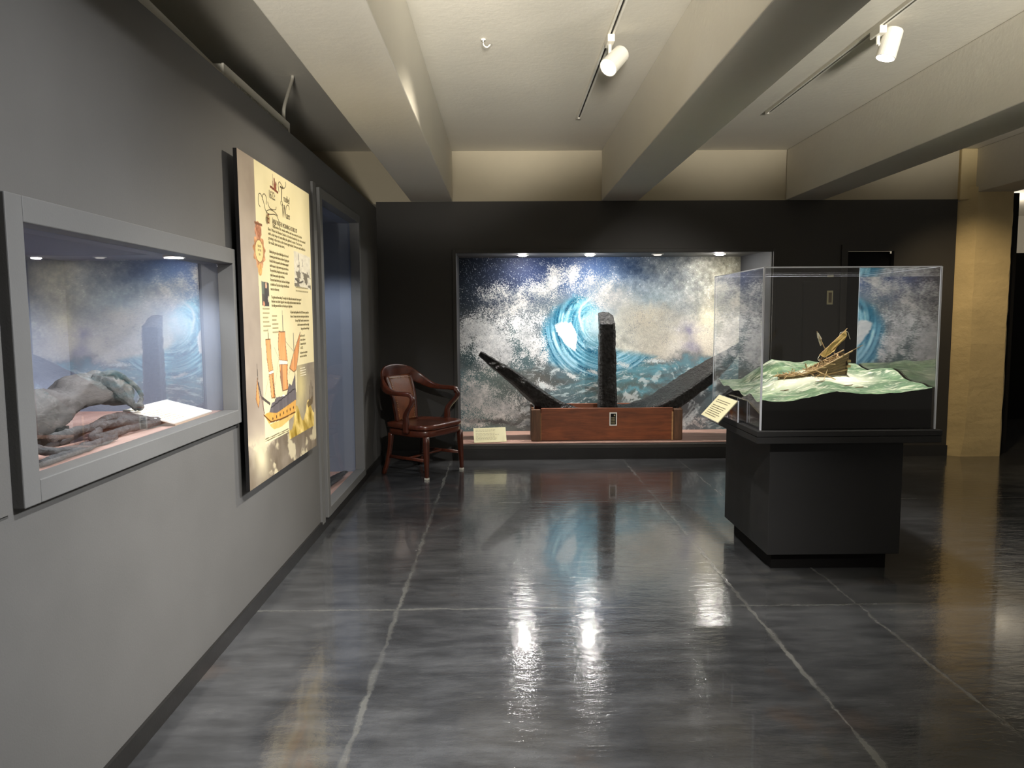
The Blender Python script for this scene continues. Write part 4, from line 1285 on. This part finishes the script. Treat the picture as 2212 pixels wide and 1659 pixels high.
obj('top_pane', boxes((GX0 + tk, GX1 - tk, GY0 + tk, GY1 - tk, GZ1 - tk, GZ1 - 0.0005)), M_VGLASS, vt)
bm = bmesh.new()
e = 0.0035
for x_ in (GX0, GX1):
    for y_ in (GY0, GY1):
        f = 1.25 if y_ == GY0 else 0.55
        bx(bm, x_ - e * f, x_ + e * f, y_ - e * f, y_ + e * f, GZ0, GZ1)
for y_ in (GY0, GY1):
    f = 1.0 if y_ == GY0 else 0.5
    bx(bm, GX0, GX1, y_ - e * f, y_ + e * f, GZ1 - e * f, GZ1 + e * f)
for x_ in (GX0, GX1):
    bx(bm, x_ - e * 0.6, x_ + e * 0.6, GY0, GY1, GZ1 - e * 0.6, GZ1 + e * 0.6)
obj('edges', bm, M_EDGEGLOW, vt)

# sea diorama
SX0, SX1, SY0, SY1 = GX0 + 0.012, GX1 - 0.014, GY0 + 0.010, GY1 - 0.012
fx = np.array([(1.372, .943), (1.454, .940), (1.528, .944), (1.643, .965), (1.786, .997), (1.88, .984), (1.982, .979), (2.118, .984), (2.30, 1.010)])
bkx = np.array([(1.38, .985), (1.55, .99), (1.67, 1.07), (1.75, 1.117), (1.84, 1.105), (1.94, 1.097), (1.99, 1.108), (2.09, 1.09), (2.25, 1.09), (2.31, 1.085)])
nx, ny = 120, 110
gx, gy = np.linspace(SX0, SX1, nx), np.linspace(SY0, SY1, ny)
GXm, GYm = np.meshgrid(gx, gy)
sF = (GYm - SY0) / (SY1 - SY0)
zf = np.interp(GXm, fx[:, 0], fx[:, 1])
zb = np.interp(GXm, bkx[:, 0], bkx[:, 1])
Zs = zf * (1 - sF) + zb * sF
Zs += 0.030 * np.exp(-((sF - 0.46 - 0.1 * (GXm - 1.8)) / 0.13) ** 2) * sstep(1.42, 1.62, GXm) - 0.030 * np.exp(-((sF - 0.72) / 0.10) ** 2) * sstep(1.5, 1.7, GXm)
Zs += 0.014 * np.sin(GXm * 17 + GYm * 9) * np.sin(GYm * 15 + 1) * sstep(0, 0.12, sF) * sstep(1.0, 0.9, sF)
lf = np.exp(-((GXm - SX0) / 0.04) ** 2)
Zs += lf * 0.012 * np.sin(GYm * 30)
Zs += (fbm(GXm * 30, GYm * 30, 88) - 0.5) * 0.008
sea_o = thing('sea_diorama', 'modelled green stormy sea with black sides inside the vitrine', 'diorama', (1.84, 4.28, GZ0))
bm = bmesh.new()
vv = [[bm.verts.new((GXm[j, i], GYm[j, i], Zs[j, i])) for i in range(nx)] for j in range(ny)]
for j in range(ny - 1):
    for i in range(nx - 1):
        bm.faces.new((vv[j][i], vv[j][i + 1], vv[j + 1][i + 1], vv[j + 1][i]))
m = bpy.data.materials.new('painted_green_sea')
t = NT(m)
v = t.coord()
sep = t.n('ShaderNodeSeparateXYZ', {0: v})
a = t.noise(t.mapv(v, (9, 22, 9), (0, 0, 0.35)), 1.3, 6, 0.65, 1.0)
b = t.noise(t.mapv(v, (5, 8, 5)), 1.6, 4, 0.6)
c = t.ramp(b, [(0.3, rgba(64, 88, 66)), (0.55, rgba(98, 128, 96)), (0.75, rgba(146, 168, 126))])
# foam: streaks, and the churned patch round the wreck
dx = t.math('DIVIDE', sep.outputs[0], 0.33)
dy = t.math('DIVIDE', t.math('SUBTRACT', sep.outputs[1], -0.11), 0.13)
d2 = t.math('ADD', t.math('MULTIPLY', dx, dx), t.math('MULTIPLY', dy, dy))
fo = t.math('MULTIPLY', t.math('SUBTRACT', 1.25, d2, clamp=True), 0.8)
fo = t.math('ADD', fo, t.rng(a, 0.50, 0.68, 0, 0.85), clamp=True)
c = t.mix(fo, c, rgba(232, 232, 208))
t.bsdf(c, 0.35, 0, a, 0.4, 0.01, 0.5)
obj('sea_surface', bm, m, sea_o, smooth=True)
bm = bmesh.new()
loop = [(0, i) for i in range(nx)] + [(j, nx - 1) for j in range(1, ny)] + [(ny - 1, i) for i in range(nx - 2, -1, -1)] + [(j, 0) for j in range(ny - 2, 0, -1)]
tp = [bm.verts.new((GXm[j, i], GYm[j, i], Zs[j, i] - 0.001)) for j, i in loop]
bt = [bm.verts.new((GXm[j, i], GYm[j, i], GZ0 + 0.001)) for j, i in loop]
for k in range(len(loop)):
    k2 = (k + 1) % len(loop)
    bm.faces.new((bt[k], bt[k2], tp[k2], tp[k]))
obj('skirt', bm, M_MATTE, sea_o)


def seaz(x, y):
    i = int(round((x - SX0) / (SX1 - SX0) * (nx - 1)))
    j = int(round((y - SY0) / (SY1 - SY0) * (ny - 1)))
    return float(Zs[min(max(j, 0), ny - 1), min(max(i, 0), nx - 1)])


# model shipwreck, bow low to the left, stern lifted to the right
wrk = thing('model_shipwreck', 'small wrecked wooden galleon model riding the green sea in the vitrine', 'model ship', (1.83, 4.22, seaz(1.83, 4.22)))
rs = random.Random(11)
Y0 = 4.22


def hull_pt(u, w, side):
    """u 0 bow .. 1 stern, w 0 keel .. 1 rail, side -1 near .. 1 far"""
    x = 1.605 + 0.385 * u
    keel = 1.012 + 0.010 * u
    rail = 1.045 + 0.035 * u + 0.115 * max(0, u - 0.30) ** 1.25 * 1.35
    z = keel + (rail - keel) * w
    half_ = 0.058 * (math.sin(min(1, u * 1.7 + 0.08) * math.pi / 2)) * (0.45 + 0.55 * w ** 0.7) * (1 - 0.25 * max(0, u - 0.7))
    return Vector((x, Y0 + side * half_ + 0.012 * (1 - u), z))


bm = bmesh.new()
for side in (-1, 1):
    for k in range(8):
        w0, w1 = k / 8, (k + 0.9) / 8
        u0, u1 = rs.uniform(0.0, 0.06), 1 - rs.uniform(0, 0.03)
        spans = [(u0, u1)]
        if side == -1 and 1 < k < 7:
            g = 0.40 + rs.uniform(-0.05, 0.05)
            spans = [(u0, g), (g + rs.uniform(0.08, 0.17), u1)]
        for a_, b_ in spans:
            rings = []
            for i in range(9):
                u = a_ + (b_ - a_) * i / 8
                p0, p1 = hull_pt(u, w0, side), hull_pt(u, w1, side)
                o_ = Vector((0, side * 0.0035, 0))
                rings.append([p0, p1, p1 + o_, p0 + o_])
            loft(bm, rings)
loft(bm, [[hull_pt(1.0, w, -1), hull_pt(1.0, w, 1), hull_pt(1.0, w, 1) + Vector((0.006, 0, 0)), hull_pt(1.0, w, -1) + Vector((0.006, 0, 0))] for w in (0, 0.5, 1)])
obj('hull', bm, M_SHIPD, wrk)
bm = bmesh.new()
for side in (-1, 1):
    sweep(bm, [hull_pt(u, 1.02, side) for u in (0.02, 0.25, 0.5, 0.75, 1.06)], [(0.0035, 0.004)] * 5, n=20, nseg=8)
    sweep(bm, [hull_pt(u, 0.42, side) + Vector((0, side * 0.005, 0)) for u in (0.5, 0.75, 1.0)], [(0.003, 0.004)] * 3, n=12, nseg=8)
obj('rail', bm, M_SHIPW, wrk)
bm = bmesh.new()
loft(bm, [[hull_pt(u, 0.86, -0.95), hull_pt(u, 0.86, 0.95), hull_pt(u, 0.80, 0.95), hull_pt(u, 0.80, -0.95)] for u in (0.02, 0.2, 0.4, 0.6, 0.8, 1.0)])
obj('deck', bm, M_SHIPW, wrk)
bm = bmesh.new()
for k in range(95):
    u = rs.uniform(0.0, 0.95)
    p = hull_pt(u, 0.92, rs.uniform(-1.15, 0.9)) + Vector((0, 0, rs.uniform(0, 0.012)))
    d_ = Vector((rs.uniform(-1, 1), rs.uniform(-0.6, 0.6), rs.uniform(-0.25, 0.55))).normalized() * rs.uniform(0.012, 0.045)
    cyl(bm, p - d_, p + d_, rs.uniform(0.0012, 0.0028), n=5)
tag(obj('broken_planks', bm, M_SHIPW, wrk), None, None, None, 'stuff')
bm = bmesh.new()
for a_, b_, r_ in (((1.80, 4.15, 1.085), (1.90, 4.12, 1.035), 0.003), ((1.82, 4.14, 1.065), (1.77, 4.13, 1.035), 0.002), ((1.86, 4.14, 1.09), (1.83, 4.12, 1.03), 0.002), ((1.755, 4.16, 1.085), (1.745, 4.17, 1.125), 0.004)):
    cyl(bm, a_, b_, r_, n=7)
obj('fallen_spar', bm, M_SHIPW, wrk)
bm = bmesh.new()
cyl(bm, hull_pt(0.62, 0.85, 0.2), (1.885, 4.22, 1.215), 0.0045, 0.003, 8)
cyl(bm, hull_pt(0.70, 1.0, -0.5), (2.085, 4.19, 1.228), 0.003, 0.002, 7)
obj('mast', bm, M_SHIPD, wrk)
bm = bmesh.new()
cyl(bm, (1.835, 4.20, 1.168), (1.995, 4.20, 1.325), 0.0025, 0.0018, 7)
obj('yard', bm, M_SHIPW, wrk)
bm = bmesh.new()
cyl(bm, (1.838, 4.245, 1.306), (1.892, 4.23, 1.185), 0.0022, 0.003, 7)
obj('spar', bm, M_SHIPW, wrk)


def torn(pts, seed, thick=0.002):
    r = random.Random(seed)
    bm = bmesh.new()
    f = [bm.verts.new(p) for p in pts]
    b_ = [bm.verts.new((p[0], p[1] + thick, p[2])) for p in pts]
    bm.faces.new(f)
    bm.faces.new(b_[::-1])
    for i in range(len(f)):
        j = (i + 1) % len(f)
        bm.faces.new((f[i], f[j], b_[j], b_[i]))
    return bm


top_ = [(1.84 + 0.145 * k / 9, 4.197 + 0.004 * math.sin(k * 1.3), 1.172 + 0.143 * k / 9) for k in range(10)]
low_ = [(1.862 + 0.128 * k / 11 + rs.uniform(-0.003, 0.004), 4.197 + 0.006 * math.sin(k), 1.160 + 0.128 * k / 11 - 0.026 * math.sin(math.pi * (k + 0.5) / 12) + rs.uniform(-0.007, 0.005)) for k in range(12)]
obj('torn_sail', torn(top_ + low_[::-1], 1), M_SAIL, wrk)
obj('furled_sail', torn([(1.838, 4.24, 1.300), (1.846, 4.24, 1.298), (1.868, 4.24, 1.263), (1.858, 4.24, 1.258), (1.868, 4.24, 1.232), (1.862, 4.24, 1.222), (1.852, 4.24, 1.245), (1.848, 4.24, 1.262), (1.842, 4.24, 1.27)], 2, 0.008), M_SAILW, wrk)
for pts in ([(1.985, 4.2, 1.31), (2.0, 4.2, 1.30), (2.008, 4.2, 1.275), (2.014, 4.2, 1.262)], [(1.975, 4.2, 1.305), (1.955, 4.2, 1.298), (1.95, 4.2, 1.278)], [(1.84, 4.2, 1.17), (1.825, 4.19, 1.15), (1.83, 4.18, 1.138), (1.842, 4.18, 1.14)]):
    bm = bmesh.new()
    sweep(bm, pts, [(0.0013, 0.0013)] * len(pts), nseg=6)
    obj('rigging_rope', bm, M_SAILW, wrk)
bm = bmesh.new()
for z_, s_ in ((1.13, 1), (1.10, 0.6)):
    bx(bm, 1.985, 2.006, 4.165, 4.275, z_, z_ + 0.014)
obj('stern_gallery', bm, M_SHIPW, wrk)
for k, (x_, y_) in enumerate(((1.905, 3.98), (1.985, 4.02), (1.77, 4.03), (1.60, 4.09))):
    z_ = seaz(x_, y_)
    bm = bmesh.new()
    cyl(bm, (-0.028, -0.004, 0.004), (0.03, 0.006, 0.010), 0.0018, n=6)
    cyl(bm, (-0.012, 0.012, 0.004), (0.016, -0.012, 0.008), 0.0016, n=6)
    o = obj('floating_debris', bm, M_SHIPD, None)
    o.location = (x_, y_, z_ - 0.001)
    tag(o, ('dark splinters of wreckage floating in front of the model hull', 'dark splinters floating below the model stern', 'dark splinters floating ahead of the broken hull gap', 'dark splinters drifting left of the model bow')[k], 'debris', 'wreck debris on the diorama sea')

# caption on its acrylic stand, on the left ledge of the pedestal
lc = thing('caption_stand', 'cream caption on a clear acrylic stand at the left of the vitrine', 'caption stand', (1.36, 4.30, 0.79))
Mc = basis((1.232, 4.48, 0.792), (0, -1, 0), (0.11, 0, 0.122))
bm = bmesh.new()
bx(bm, 0, 0.35, 0, 0.165, -0.004, 0.0)
bmesh.ops.transform(bm, matrix=Mc, verts=bm.verts)
obj('card_face', bm, M_CARD, lc)
card_lines('print', 8, 0.35, 0.165, M_INK, lc, Mc, 23, 0.12, 0.82, 0.085, (0.72, 0.84), 0.026, (1,))
bm = bmesh.new()
bx(bm, -0.005, 0.355, -0.004, 0.167, -0.008, -0.0045)
bmesh.ops.transform(bm, matrix=Mc, verts=bm.verts)
bx(bm, 1.347, 1.351, 4.13, 4.48, 0.79, 0.915)
bx(bm, 1.347, 1.372, 4.13, 4.48, 0.79, 0.793)
obj('acrylic_stand', bm, M_VGLASS, lc)
for y_ in (4.128, 4.30):
    obj('stand_edge', boxes((1.346, 1.352, y_, y_ + 0.004, 0.79, 0.915)), M_EDGEGLOW, lc)

# plate on the back wall seen through the vitrine
wp = thing('wall_plate', 'small cream framed plate on the back wall seen through the vitrine', 'plate', (3.20, YB, 1.57))
obj('plate_frame', boxes((3.172, 3.230, YB - 0.012, YB, 1.505, 1.640)), M_CARD, wp, bevel=0.002)
obj('plate_face', boxes((3.186, 3.216, YB - 0.014, YB - 0.012, 1.523, 1.622)), paint('tan_plate', lin((120, 104, 78)), 0.1), wp)

# ------------------------------------------------------------------ ceiling track lights
for k, (x_, y1_) in enumerate(((0.618, 5.94), (2.075, 5.81))):
    tr = thing('light_track', ('lighting track on the ceiling bay left of the middle beam', 'lighting track on the ceiling bay right of the middle beam')[k], 'light track', (x_, 1.5, ZC - 0.022), 0)
    obj('track_rail', boxes((x_ - 0.018, x_ - 0.006, -2.5, y1_, ZC - 0.022, ZC), (x_ + 0.006, x_ + 0.018, -2.5, y1_, ZC - 0.022, ZC), (x_ - 0.006, x_ + 0.006, y1_ - 0.012, y1_, ZC - 0.022, ZC)), M_WHITE, tr)
    obj('track_slot', boxes((x_ - 0.006, x_ + 0.006, -2.5, y1_ - 0.012, ZC - 0.012, ZC - 0.001)), M_SLOT, tr)


def track_lamp(label, x, y, c, d, L=0.155, r=0.052):
    d = Vector(d).normalized()
    c = Vector(c)
    th_ = thing('track_spotlight', label, 'spotlight', (x, y, ZC - 0.02), 0, 'white track spotlights')
    obj('track_adapter', boxes((x - 0.020, x + 0.020, y - 0.055, y + 0.055, ZC - 0.062, ZC - 0.0215)), M_WHITE, th_, bevel=0.003)
    bm = bmesh.new()
    cyl(bm, (x, y, ZC - 0.062), (x, y, c.z), 0.010, n=12)
    cyl(bm, (x, y, c.z), c - d * 0.01, 0.009, n=12)
    obj('stem', bm, M_WHITE, th_, smooth=False)
    a, b = c - d * L / 2, c + d * L / 2
    s = d.cross(Vector((0, 0, 1))).normalized()
    h = s.cross(d)
    n = 32
    rg_ = lambda p, q: [p + (s * math.cos(2 * math.pi * i / n) + h * math.sin(2 * math.pi * i / n)) * q for i in range(n)]
    bm = bmesh.new()
    loft(bm, [rg_(a, r * 0.90), rg_(a + d * 0.006, r * 0.96), rg_(b, r), rg_(b, r * 0.90), rg_(b - d * 0.022, r * 0.86)])
    obj('lamp_head', bm, M_WHITE, th_)
    bm = bmesh.new()
    loft(bm, [rg_(b - d * 0.020, r * 0.86), rg_(b - d * 0.004, r * 0.88)])
    obj('lamp_face', bm, M_LAMP, th_)
    return b


track_lamp('white spotlight tilted towards the left wall, on the track left of the middle beam', 0.618, 4.25, (0.645, 4.24, 2.835), (-0.55, -0.50, -0.66))
track_lamp('white spotlight hanging nearly straight down over the vitrine', 2.075, 4.13, (2.135, 4.12, 2.878), (-0.26, 0.02, -0.95))

# ------------------------------------------------------------------ things above the partition
au = thing('ac_unit', 'beige grilled air unit resting behind the top of the left wall', 'air unit', (-1.38, 4.0, 2.36))  # air conditioner showing above the wall top
obj('casing', boxes((-1.50, -1.262, 3.43, 4.47, 2.36, 2.552)), M_BEIGE, au, bevel=0.003)
obj('front_frame', boxes((-1.262, -1.252, 3.436, 4.47, 2.515, 2.556), (-1.262, -1.252, 3.436, 3.56, 2.36, 2.515), (-1.262, -1.252, 4.43, 4.47, 2.36, 2.515)), M_BEIGE, au)
obj('grille_recess', boxes((-1.2618, -1.260, 3.56, 4.43, 2.36, 2.515)), M_SLOT, au)
bm = bmesh.new()
for k in range(46):
    y_ = 3.563 + k * 0.0189
    bx(bm, -1.260, -1.254, y_, y_ + 0.008, 2.36, 2.515)
obj('grille_fins', bm, M_BEIGE, au)
struct('wall_left_cap', boxes((-2.25, XL - 0.03, -3, YB, 2.33, 2.36)), M_WALL)
bm = bmesh.new()
loft(bm, [[(-1.235, y, 2.40), (-1.235, y, z), (-1.30, y, z), (-1.30, y, 2.40)] for y, z in ((1.2, 2.535), (2.5, 2.53), (3.41, 2.49))])
tag(obj('duct_board', bm, M_BEIGE, None), 'pale strip board lying along the top of the left wall', 'board')
cb = bmesh.new()
sweep(cb, [(-1.30, 4.52, 2.556), (-1.31, 4.56, 2.66), (-1.335, 4.74, 2.80), (-1.36, 4.93, 2.94), (-1.36, 4.96, ZC)], [(0.011, 0.011)] * 5, n=30, nseg=10)
bx(cb, -1.33, -1.27, 4.44, 4.53, 2.545, 2.558)
tag(obj('power_cable', cb, M_BEIGE, None, smooth=True), 'white cable running from the air unit up to the ceiling', 'cable')
bm = bmesh.new()
sweep(bm, [(-0.095, 4.33, ZC), (-0.095, 4.33, ZC - 0.03), (-0.075, 4.33, ZC - 0.045), (-0.055, 4.33, ZC - 0.03)], [(0.004, 0.004)] * 4, n=20, nseg=8)
cyl(bm, (-0.095, 4.33, ZC), (-0.095, 4.33, ZC - 0.008), 0.014, n=14)
tag(obj('ceiling_hook', bm, M_WHITE, None, smooth=True), 'small white hook screwed into the ceiling near the left beam', 'hook')

# lamp in the next room seen past the column
fl = thing('bulkhead_light', 'bright white bulb lamp on the ceiling of the next room', 'light', (6.72, 10.2, 2.8))
obj('lamp_base', boxes((6.60, 6.90, 10.1, 10.3, 2.83, ZC)), M_BEIGE, fl, bevel=0.01)
bm = bmesh.new()
ball(bm, (6.66, 10.15, 2.79), 0.05, 2)
ball(bm, (6.80, 10.15, 2.79), 0.05, 2)
obj('bulb', bm, emis('bulb_glow', (1, 0.9, 0.75), 25), fl, smooth=True)
bl = bpy.data.lights.new('next_room_light', 'POINT')
bl.energy = 40
bl.color = (1, 0.9, 0.75)
bl.shadow_soft_size = 0.1
bo = bpy.data.objects.new('next_room_light', bl)
COL.objects.link(bo)
bo.location = (6.9, 10.1, 2.55)
